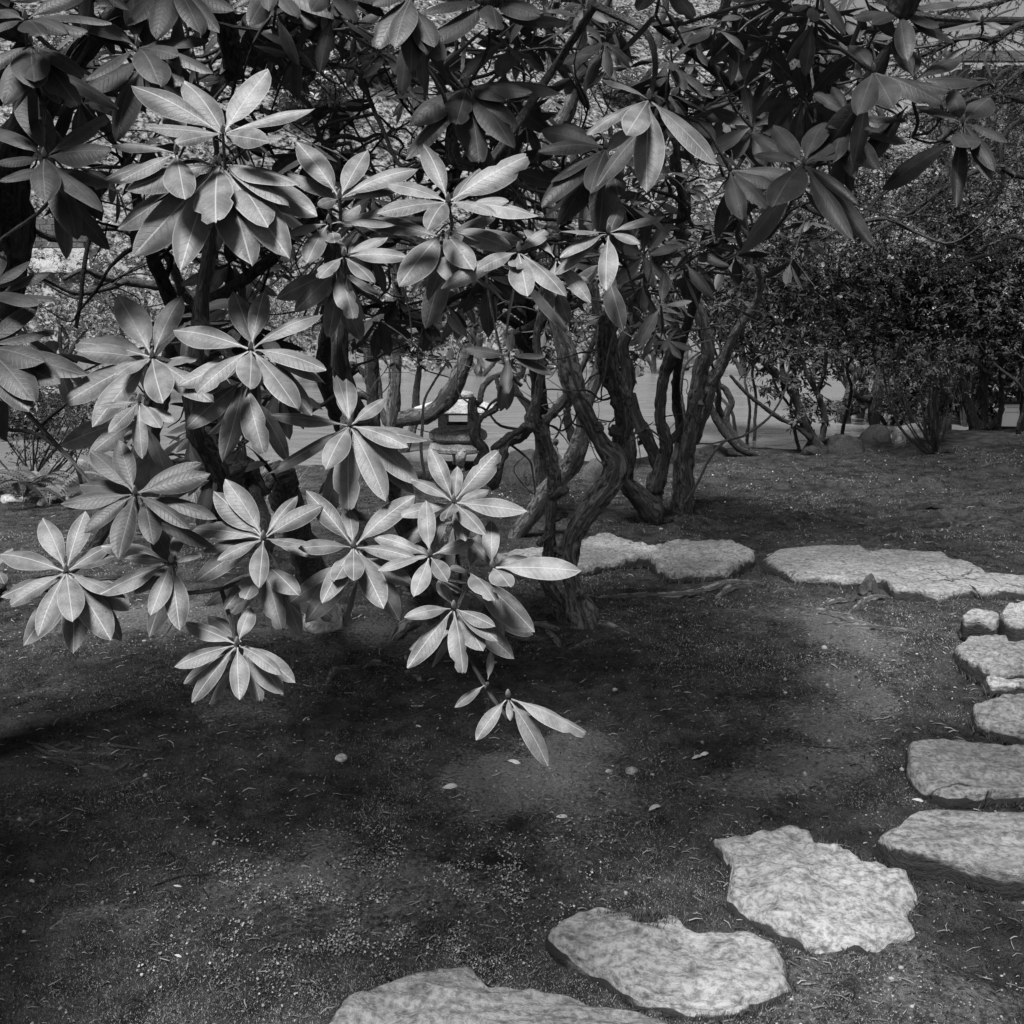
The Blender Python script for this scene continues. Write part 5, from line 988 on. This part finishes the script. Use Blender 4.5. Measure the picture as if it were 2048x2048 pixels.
# ------------------------------------------------------------------ conifer whose sprays hang in from the right
b_ = np.array([4.6, 6.6, 0.0]); b_[2] = float(H(b_[0], b_[1])); CF = Plant('conifer_tree', b_, 'dark conifer whose needle sprays hang in from the upper right edge', 'tree', 'D', bark=BARK_D)
CF.limb([b_ - [0, 0, .1], b_ + [.05, 0, 2], b_ + [-.05, .1, 4.6]], [.14, .11, .06], 'trunk', wig=.03)
NEED = m_tone('needles', 0.035, .55, .3); nv_, ntn = [], []
for k, L in enumerate([[(2180, 20), (2040, 40), (1960, 90), (1860, 105), (1790, 130)], [(2180, 90), (2050, 130), (1970, 190), (1900, 225), (1860, 240)], [(2180, 180), (2048, 128), (1980, 165), (1900, 210), (1800, 240), (1720, 300)],
                       [(2180, 160), (2030, 260), (2010, 320), (2000, 380), (1960, 420)], [(2180, -60), (2060, -20), (1960, 20), (1880, 30), (1830, 60)], [(2160, 360), (2040, 330), (1930, 360), (1820, 420), (1740, 470)],
                       [(2160, 240), (1990, 200), (1900, 270), (1780, 380), (1700, 450), (1640, 480)], [(1900, 60), (1700, 60), (1560, 80), (1500, 130), (1540, 200)], [(2180, 500), (2040, 470), (1960, 520), (1880, 540)]]):
    dd = 4.2 + .35 * k % 1.6; L = [(2300, L[0][1] - 40)] + L if k != 7 else [(2300, 40)] + L
    pts = [b_ + [0, 0, 2.2 + .2 * k]] + [P(u, v, dd) for u, v in L]; CF.limb(pts, [.04] + list(np.linspace(.022, .005, len(L))), wig=.03, n=60)
    c = CF.sk[-1][18:]
    for q in range(110):
        i0 = rng.integers(0, len(c)); s = c[i0]; dr = rng.normal(0, 1, 3); dr[2] = dr[2] * .5 - .45; dr /= np.linalg.norm(dr); ln = rng.uniform(.07, .22); m_ = int(ln / .006)
        if q % 2 == 0: CF_tw = tube_geo([s, s + dr * ln * .5 + [0, 0, .006], s + dr * ln], [.003, .002, .001], n=5, seg=4, knob=0); nv_.append(('t', CF_tw))
        t_ = rng.random(m_); p = s + dr * (t_ * ln)[:, None]; nd = rng.normal(0, 1, (m_, 3)); nd -= dr * (nd @ dr)[:, None]; nd /= np.linalg.norm(nd, axis=1)[:, None]; nd = nd + dr * .9; nd /= np.linalg.norm(nd, axis=1)[:, None]
        w_ = np.cross(nd, dr); w_ /= np.linalg.norm(w_, axis=1)[:, None]; l_ = rng.uniform(.014, .024, m_)[:, None]
        nv_.append(('n', np.stack([p - w_ * .0022, p + nd * l_, p + w_ * .0022], 1).reshape(-1, 3)))
V = np.vstack([v for k, v in nv_ if k == 'n']); o = link('needles', mesh('needles', V - b_, [np.arange(len(V)).reshape(-1, 3)], NEED, tone=rng.uniform(.5, 1.6, len(V)), smooth=False), CF.o); o['kind'] = 'stuff'
V, F, UV = join_geo([v for k, v in nv_ if k == 't']); o = link('side_twigs', mesh('side_twigs', V - b_, F, BARK_D, UV), CF.o); o['kind'] = 'stuff'

# ------------------------------------------------------------------ ferns and bank grass on the left
FERN = m_tone('fern_frond', 0.11, .6, .2); GRASSM = m_tone('grass_blade', 0.22, .6, .2)
def fern(u, v, label, seed, n=9, ln=.55):
    g_ = np.random.default_rng(seed); c, d = G(u, v); e = empty('fern', c, label, 'fern', 'ferns on the left bank')
    for q in range(n):
        a = g_.uniform(0, 6.28); l_ = ln * g_.uniform(.6, 1.1); t = np.linspace(0, 1, 26); sp = np.c_[np.cos(a) * l_ * t * .75, np.sin(a) * l_ * t * .75, l_ * (1.25 * t - .85 * t ** 2.1)]
        T = np.gradient(sp, axis=0); T /= np.linalg.norm(T, axis=1)[:, None]; sd_ = np.cross(T, [0, 0, 1.0]); sd_ /= np.linalg.norm(sd_, axis=1)[:, None]; V = []
        for i in range(3, 26):
            wl_ = .075 * math.sin(math.pi * min(1, (t[i] * .9 + .08))) ** .8 * ln / .5
            for s in (-1, 1): p = sp[i]; V += [p, p + sd_[i] * s * wl_ * .6 + T[i] * .014 + [0, 0, .004], p + sd_[i] * s * wl_ + T[i] * .012 - [0, 0, .01], p + sd_[i] * s * wl_ * .5 - T[i] * .004]
        V = np.array(V); n0 = len(V); st = np.vstack([np.stack([sp[i] - sd_[i] * .003, sp[i] + sd_[i] * .003, sp[i + 1] + sd_[i + 1] * .002, sp[i + 1] - sd_[i + 1] * .002]) for i in range(25)])
        V = np.vstack([V, st]); link('frond', mesh('frond', V, [np.arange(len(V)).reshape(-1, 4)], FERN, tone=np.full(len(V), g_.uniform(.6, 1.5)), smooth=False), e)
fern(48, 1006, 'dark fern with arching fronds at the left edge', 1); fern(98, 1012, 'fern with one frond curving over the dark pond rock', 2, 8, .6); fern(10, 985, 'small dusky fern cut by the left edge', 3, 7, .4); fern(140, 1014, 'little fern at the foot of the broad pond rock', 4, 6, .34)
TW = Plant('twiggy_bush', G(60, 985)[0], 'wispy leafless bush behind the ferns at the left edge', 'shrub', 'D', bark=BARK_D)
for k in range(26):
    e = P(rng.uniform(-20, 230), rng.uniform(740, 930), 8.6 + rng.uniform(-.4, .4)); TW.limb([TW.base + rng.normal(0, .05, 3) * [1, 1, 0], TW.base * .4 + e * .6 + rng.normal(0, .08, 3), e], [.008, .006, .003], 'stem', seg=4, wig=.03, n=12)
Cc, Rr = ell([(110, 860, 110, 70), (40, 800, 100, 60), (200, 800, 80, 60)], 8.6); crown(TW, Cc, Rr, 4500, .035, 401, wh=5, dark=(.3, 1.2))
def blades(name, pts, h, w_, mat, tone, label=None, lean=.5, seed=1):
    g_ = np.random.default_rng(seed); n = len(pts); a = g_.uniform(0, 6.28, n); hh = h * g_.uniform(.5, 1.3, n); le = lean * g_.uniform(.2, 1.2, n)
    tp = pts + np.c_[np.cos(a) * hh * le, np.sin(a) * hh * le, hh]; a2 = g_.uniform(0, 6.28, n); sd_ = np.c_[np.cos(a2), np.sin(a2), 0 * a2] * w_ / 2
    V = np.stack([pts - sd_, pts + sd_, tp], 1).reshape(-1, 3); o = link(name, mesh(name, V, [np.arange(3 * n).reshape(-1, 3)], mat, tone=np.repeat(tone, 3), smooth=False))
    if label: tag(o, label, kind='stuff')
    return o
p = np.array([G(rng.normal(470, 45), rng.normal(985, 16))[0] for k in range(260)]); p = np.repeat(p, 4, 0) + rng.normal(0, .02, (1040, 3)) * [1, 1, 0]
blades('bank_grass', p, .26, .006, GRASSM, rng.uniform(.4, 1.6, len(p)), 'pale wispy grass on the bank behind the left pale leaves', .7)

# ------------------------------------------------------------------ ground detail
def scatter(n, v0=1000, v1=2120, u0=-120, u1=2170):
    """random ground points, about even over the view, away from the stones"""
    out = []
    u = rng.uniform(u0, u1, n); v = rng.uniform(v0, v1, n); dx = (u - 1024) / FPX; dy = (1024 - v) / FPX
    D = np.c_[dx, math.cos(TILT) + dy * math.sin(TILT), -math.sin(TILT) + dy * math.cos(TILT)]; t = -CAM[2] / D[:, 2]
    for q in range(4): x = D[:, 0] * t; y = D[:, 1] * t; t = (H(x, y) - CAM[2]) / D[:, 2]
    x = D[:, 0] * t; y = D[:, 1] * t; ok = (y > .8) & (y < shore(x) - .1)
    for cen, loop in STONES:
        a = np.arctan2(y - cen[1], x - cen[0]); la = np.arctan2(loop[:, 1] - cen[1], loop[:, 0] - cen[0]); lr = np.hypot(*(loop - cen).T); o_ = np.argsort(la)
        ok &= np.hypot(x - cen[0], y - cen[1]) > np.interp(a, la[o_], lr[o_], period=2 * math.pi) * .985
    x, y = x[ok], y[ok]; return np.c_[x, y, H(x, y)]
MOSSB = m_tone('moss_blade', 0.085, .8, .1)
p = np.vstack([scatter(480000), scatter(90000, 850, 1010)]); s = soil_at(p[:, 0], p[:, 1]); p = p[rng.random(len(p)) > sstep(.10, .85, s) * .95]
dp = p[:, 1]; tn = np.clip(.9 + 2.5 * fbm(p[:, 0] * 2.4, p[:, 1] * 2.4, 71, 4), .12, 2.8) * rng.uniform(.3, 1.7, len(p))
V_h = .0034 * np.clip(dp, 1.6, 8) ** .6
g_a = rng.uniform(0, 6.28, len(p)); hh = (V_h * rng.uniform(.5, 1.5, len(p)))[:, None]; tp = p + np.c_[np.cos(g_a), np.sin(g_a), .45 + .35 * rng.random(len(p))] * hh
a2 = rng.uniform(0, 6.28, len(p)); sd_ = np.c_[np.cos(a2), np.sin(a2), 0 * a2] * (.0009 * np.clip(dp, 1.6, 8) ** .7)[:, None]
V = np.stack([p - sd_ - [0, 0, .002], p + sd_ - [0, 0, .002], tp], 1).reshape(-1, 3)
pe = []
for cen, loop in STONES:                                   # taller moss creeping over the stone rims
    m_ = 1500; i_ = rng.integers(0, len(loop), m_); f_ = (0.985 + .07 * rng.random(m_) ** 1.5)[:, None]; q = cen + (loop[i_] - cen) * f_; k_ = fbm(q[:, 0] * 5, q[:, 1] * 5, 77, 3) > -.12; q = q[k_]
    pe.append(np.c_[q, H(q[:, 0], q[:, 1]) + .012])
pn = np.array([G(rng.normal(1268, 34), 1822 + abs(rng.normal(0, 13)), .05)[0] for k in range(900)]); pe.append(pn)
pe = np.vstack(pe); n_ = len(pe); a_ = rng.uniform(0, 6.28, n_); h_ = (.011 * rng.uniform(.4, 1.4, n_) * np.clip(pe[:, 1] * .4, 1, 2))[:, None]; tp = pe + np.c_[np.cos(a_) * .9, np.sin(a_) * .9, rng.uniform(.5, 1.2, n_)] * h_; a2 = rng.uniform(0, 6.28, n_)
sd_ = np.c_[np.cos(a2), np.sin(a2), 0 * a2] * (.0016 * np.clip(pe[:, 1] * .45, 1, 2))[:, None]
V = np.vstack([V, np.stack([pe - sd_ - [0, 0, .012], pe + sd_ - [0, 0, .012], tp], 1).reshape(-1, 3)]); tn = np.r_[tn, rng.uniform(.25, 1.3, n_)]
tag(link('moss', mesh('moss', V, [np.arange(len(V)).reshape(-1, 3)], MOSSB, tone=np.repeat(tn, 3), smooth=False)), 'short dark moss carpeting the ground between the stones', kind='stuff')
# needles and twiglets
LIT = m_tone('litter', 0.2, .7, .15)
p = scatter(6500); n = len(p); a = rng.normal(0, .9, n); L = (.004 + .03 * rng.random(n) ** 2.2) * np.clip(p[:, 1], 1.8, 6) ** .3; dr = np.c_[np.cos(a), np.sin(a), rng.normal(0, .22, n)] * L[:, None]; sd_ = np.c_[-np.sin(a), np.cos(a), .5 + 0 * a] * rng.uniform(.0005, .0013, n)[:, None] * np.clip(p[:, 1] * .5, 1, 2.5)[:, None]
p = p + [0, 0, .005]; bend = np.c_[-np.sin(a), np.cos(a), 0 * a] * (L * rng.normal(0, .12, n))[:, None] + [0, 0, .003]
V = np.stack([p - dr / 2 - sd_, p - dr / 2 + sd_, p + bend + sd_, p + bend - sd_, p + dr / 2 + sd_ * .4, p + dr / 2 - sd_ * .4], 1).reshape(-1, 3); k = (np.arange(n) * 6)[:, None]
tag(link('needle_litter', mesh('needle_litter', V, [np.vstack([k + [0, 1, 2, 3], k + [3, 2, 4, 5]])], LIT, tone=np.repeat(rng.uniform(.1, 1.0, n) ** 2.4 * 1.2, 6), smooth=False)), 'dry needles and broken twigs strewn over the moss', kind='stuff')
# crumbs and grit
bm = bmesh.new(); bmesh.ops.create_icosphere(bm, subdivisions=1, radius=1); IV = np.array([v.co[:] for v in bm.verts]); IF = np.array([[v.index for v in f.verts] for f in bm.faces]); bm.free()
p = scatter(15000); s = soil_at(p[:, 0], p[:, 1]); p = p[rng.random(len(p)) < .25 + .75 * sstep(.1, .6, s)]; n = len(p); r = rng.uniform(.0006, .0032, n) * np.clip(p[:, 1] * .45, 1, 2) * (1 + 1.5 * (rng.random(n) > .97))
V = (IV[None] * (r[:, None] * rng.uniform(.6, 1.3, (n, 3)))[:, None, :] * rng.uniform(.8, 1.2, (n, len(IV), 1)) + p[:, None, :]).reshape(-1, 3); F = (IF[None] + (np.arange(n) * len(IV))[:, None, None]).reshape(-1, 3)
tag(link('grit', mesh('grit', V, [F], LIT, tone=np.repeat(rng.uniform(.3, 1.5, n), len(IV)))), 'small grit and crumbs on the bare soil', kind='stuff')
# round leaved ground cover in the foreground
p = scatter(90000, 1560, 2060, 250, 1250); uv_ = (p - CAM); dep = uv_ @ FWD; uu = 1024 + uv_[:, 0] / dep * FPX; vv = 1024 - (uv_ @ UPV) / dep * FPX
dens = np.maximum.reduce([np.exp(-((uu - a_) / b_) ** 2 - ((vv - c_) / d_) ** 2) for a_, b_, c_, d_ in ((520, 140, 1765, 40), (880, 230, 1790, 70), (700, 120, 1850, 60), (760, 110, 1700, 40), (1180, 90, 1700, 60), (960, 130, 1730, 50), (700, 300, 1830, 120))])
cl = dens * (0.25 + 2.2 * fbm(p[:, 0] * 14, p[:, 1] * 14, 91, 3)); p = p[(rng.random(len(p)) < cl * .8)]; n = len(p); r = .0012 + .0034 * rng.random(n) ** 1.6; asp = rng.uniform(.4, 1.0, n)[:, None]
e1 = rng.normal(0, 1, (n, 3)); nm = np.c_[rng.normal(0, .6, n), rng.normal(-.1, .6, n), np.ones(n)]; nm /= np.linalg.norm(nm, axis=1)[:, None]; e1 -= nm * (e1 * nm).sum(1)[:, None]; e1 /= np.linalg.norm(e1, axis=1)[:, None]; e2 = np.cross(nm, e1)
c = p + np.c_[0 * r, 0 * r, rng.uniform(.004, .012, n)]; V = np.stack([c + (e1 * math.cos(t) + e2 * math.sin(t) * asp) * r[:, None] * (1 if k % 2 else .8) for k, t in enumerate(np.linspace(0, 2 * math.pi, 6, endpoint=False))], 1).reshape(-1, 3)
tag(link('round_leaf_ground_cover', mesh('round_leaf_ground_cover', V, [np.arange(6 * n).reshape(-1, 6)], m_tone('creeper', .27, .5, .3), tone=np.repeat(rng.uniform(.25, 1.4, n), 6), smooth=False)), 'patches of tiny round leaved creeper in the foreground moss', kind='stuff')  # creeper colour raised to strengthen the painted light pool
# fallen petals on the far moss
p = np.vstack([scatter(1500, 900, 990, 1380, 2100), scatter(160, 990, 1080, 1200, 2048), scatter(700, 940, 1000, 980, 1240)]); n = len(p); r = .0025 + .0085 * rng.random(n) ** 2; a = rng.uniform(0, 6.28, n)
d1 = np.c_[np.cos(a), np.sin(a), rng.normal(0, .5, n)] * r[:, None]; d2 = np.c_[-np.sin(a), np.cos(a), rng.normal(.5, .4, n)] * r[:, None] * .6; c = p + [0, 0, .014]
V = np.stack([c - d1, c + d2, c + d1, c - d2], 1).reshape(-1, 3); tag(link('fallen_petals', mesh('fallen_petals', V, [np.arange(4 * n).reshape(-1, 4)], m_tone('petal', .42, .6, .2), tone=np.repeat(rng.uniform(.08, 1.0, n) ** 2, 4), smooth=False)), 'pale fallen petals and leaf scraps scattered over the far moss', kind='stuff')
# single things lying on the ground
peb = [(1262, 1548, 30, 'pale round pebble in the moss right of the hanging twig'), (684, 1520, 30, 'flat oval pebble on the dark soil'), (1218, 1545, 16, 'small pale pebble left of the round pebble'), (1570, 1388, 12, 'tiny pale pebble on the worn path')]
for k, (u, v, w_, lab) in enumerate(peb):
    g, d = G(u, v); s = w_ * d / FPX / 2; rock('pebble', (g[0], g[1], g[2] + s * .3), (s, s * .9, s * .6), 61 + k, lab, mat=PALE, cat='pebble', group='loose pebbles', sub=3, tn=.1)
for k, (u, v, w_, lab) in enumerate([(1312, 1625, 30, 'dry pale leaf lying on the moss beyond the rough stepping stone'), (1125, 1638, 26, 'curled pale leaf on the bare soil'), (1395, 1522, 24, 'shrivelled leaf lying beside another left of the worn path'), (1410, 1515, 22, 'upright leaf scrap touching the shrivelled leaf'), (902, 1580, 34, 'curled dry leaf on the soil under the hanging twig'), (358, 1915, 18, 'white petal lying in the dark moss at bottom left'), (68, 1765, 18, 'white leaf scrap near the left edge'), (838, 1455, 16, 'pale petal below the lowest middle leaves'), (1836, 1603, 26, 'tuft of white lichen between two stepping stones'), (355, 1778, 26, 'pale frilly lichen scrap in the foreground moss'), (1030, 1525, 30, 'shrivelled leaf at the tip of the hanging twig')]):
    g, d = G(u, v); L = w_ * d / FPX; o = link('fallen_leaf', leaf_mesh('fallen_leaf', m_tone('dry_leaf', .4, .7, .15), 900 + k, .22, .9, .5, .9, 2, 9, 5, .02)); at = o.data.attributes.new('tone', 'FLOAT', 'POINT'); at.data.foreach_set('value', np.full(len(o.data.vertices), rng.uniform(.7, 1.2), np.float32))
    o.location = g + [-L / 2, 0, .008]; o.scale = (L, L, L); o.rotation_euler = (rng.uniform(-.2, .2), rng.uniform(-.3, .3), -math.pi / 2 + rng.uniform(-.5, .5)); tag(o, lab, 'leaf', 'dry leaves on the ground')
def stick(L, wd, lab, r=0):
    pts = [G(*px(r, x, y))[0] + [0, 0, .006] for x, y in L]; e = pts[0]; V, F, UV, _ = tube_geo(pts, np.linspace(wd, wd * .4, len(pts)), seg=6, knob=.2, n=26); o = link('dry_twig', mesh('dry_twig', V - e, F, TWIG, UV)); o.location = e; tag(o, lab, 'twig', 'dry twigs on the ground')
stick([(1345, 1550), (1390, 1565), (1440, 1578), (1470, 1583)], .004, 'dark bent twig on the moss right of the pebbles'); stick([(305, 1775), (360, 1755), (420, 1750), (480, 1735), (500, 1728)], .003, 'long pale twig in the foreground creeper')
stick([(290, 1940), (330, 1930), (352, 1918), (372, 1895)], .003, 'curved dark twig in the bottom left moss'); stick([(320, 1205), (345, 1240), (330, 1275)], .003, 'short twig on the soil below the left whorl'); stick([(140, 1990), (160, 1985), (165, 2020), (155, 2045)], .002, 'thin curved stem near the bottom left corner')
stick([(1585, 1490), (1620, 1494), (1680, 1499), (1690, 1496)], .003, 'thin dry twig lying across the worn path'); stick([(960, 1350), (985, 1345), (1000, 1360), (1012, 1350)], .004, 'short broken root end behind the hanging twig')
# ------------------------------------------------------------------ unseen leaf clumps added above the frame to shade leaves and ground
def high(pl, items, n, size, seed, **kw):
    Cc = np.array([i[:3] for i in items]); Rr = np.array([i[3:] for i in items]); crown(pl, Cc, Rr, n, size, seed, name='shade_clump', wh=8, dark=(.5, 1.3), **kw)
    for c in Cc:
        s = pl.nearest(c); pl.limb([s, (s + c) / 2 + rng.normal(0, .1, 3), c], [.03, .02, .008])
high(Dk, [(-1.6, 1.65, 2.75, .75, .45, .25), (-.95, 1.95, 2.68, .42, .25, .2), (-2.4, 1.2, 2.7, .7, .7, .3), (-1.9, 2.7, 3.0, .9, .7, .35), (-2.6, .3, 2.8, .8, .7, .3), (-1.95, .15, 3.0, .6, .5, .3), (-2.15, .9, 3.0, .6, .5, .3), (-2.3, 1.8, 3.0, .6, .45, .25), (-1.75, .5, 3.0, .35, .35, .2)], 4600, .15, 501)
high(C, [(.0, 1.8, 2.65, .4, .3, .2), (.3, 2.1, 2.75, .55, .45, .25), (-.4, 3.0, 3.1, 1.0, .8, .4)], 2200, .15, 502)
high(R_, [(1.15, 1.75, 2.7, .5, .35, .22), (1.8, 2.1, 2.8, .6, .5, .3), (1.2, 5.4, 3.9, 1.2, 1.0, .5), (.75, .2, 3.1, .45, .4, .2)], 2400, .15, 503)
high(T3, [(-1.4, 4.2, 3.6, 1.1, .9, .4)], 800, .15, 504)
high(CF, [(3.4, 7.0, 4.8, 2.2, 1.4, .7), (5.2, 7.4, 4.6, 1.8, 1.4, .7), (2.6, 9.2, 5.2, 1.8, 1.2, .6)], 3200, .2, 505)
crown(T1, *ell([(820, 640, 80, 50), (900, 600, 80, 45), (740, 640, 50, 60), (700, 600, 60, 40)], 10.0), 1500, .10, 511, mat=FARLEAF, dark=(.12, .8))
crown(E, *ell([(1150, 640, 90, 60), (1060, 700, 70, 50), (1330, 640, 90, 60), (1240, 720, 60, 40)], 9.4), 1500, .10, 512, mat=FARLEAF, dark=(.08, .6))
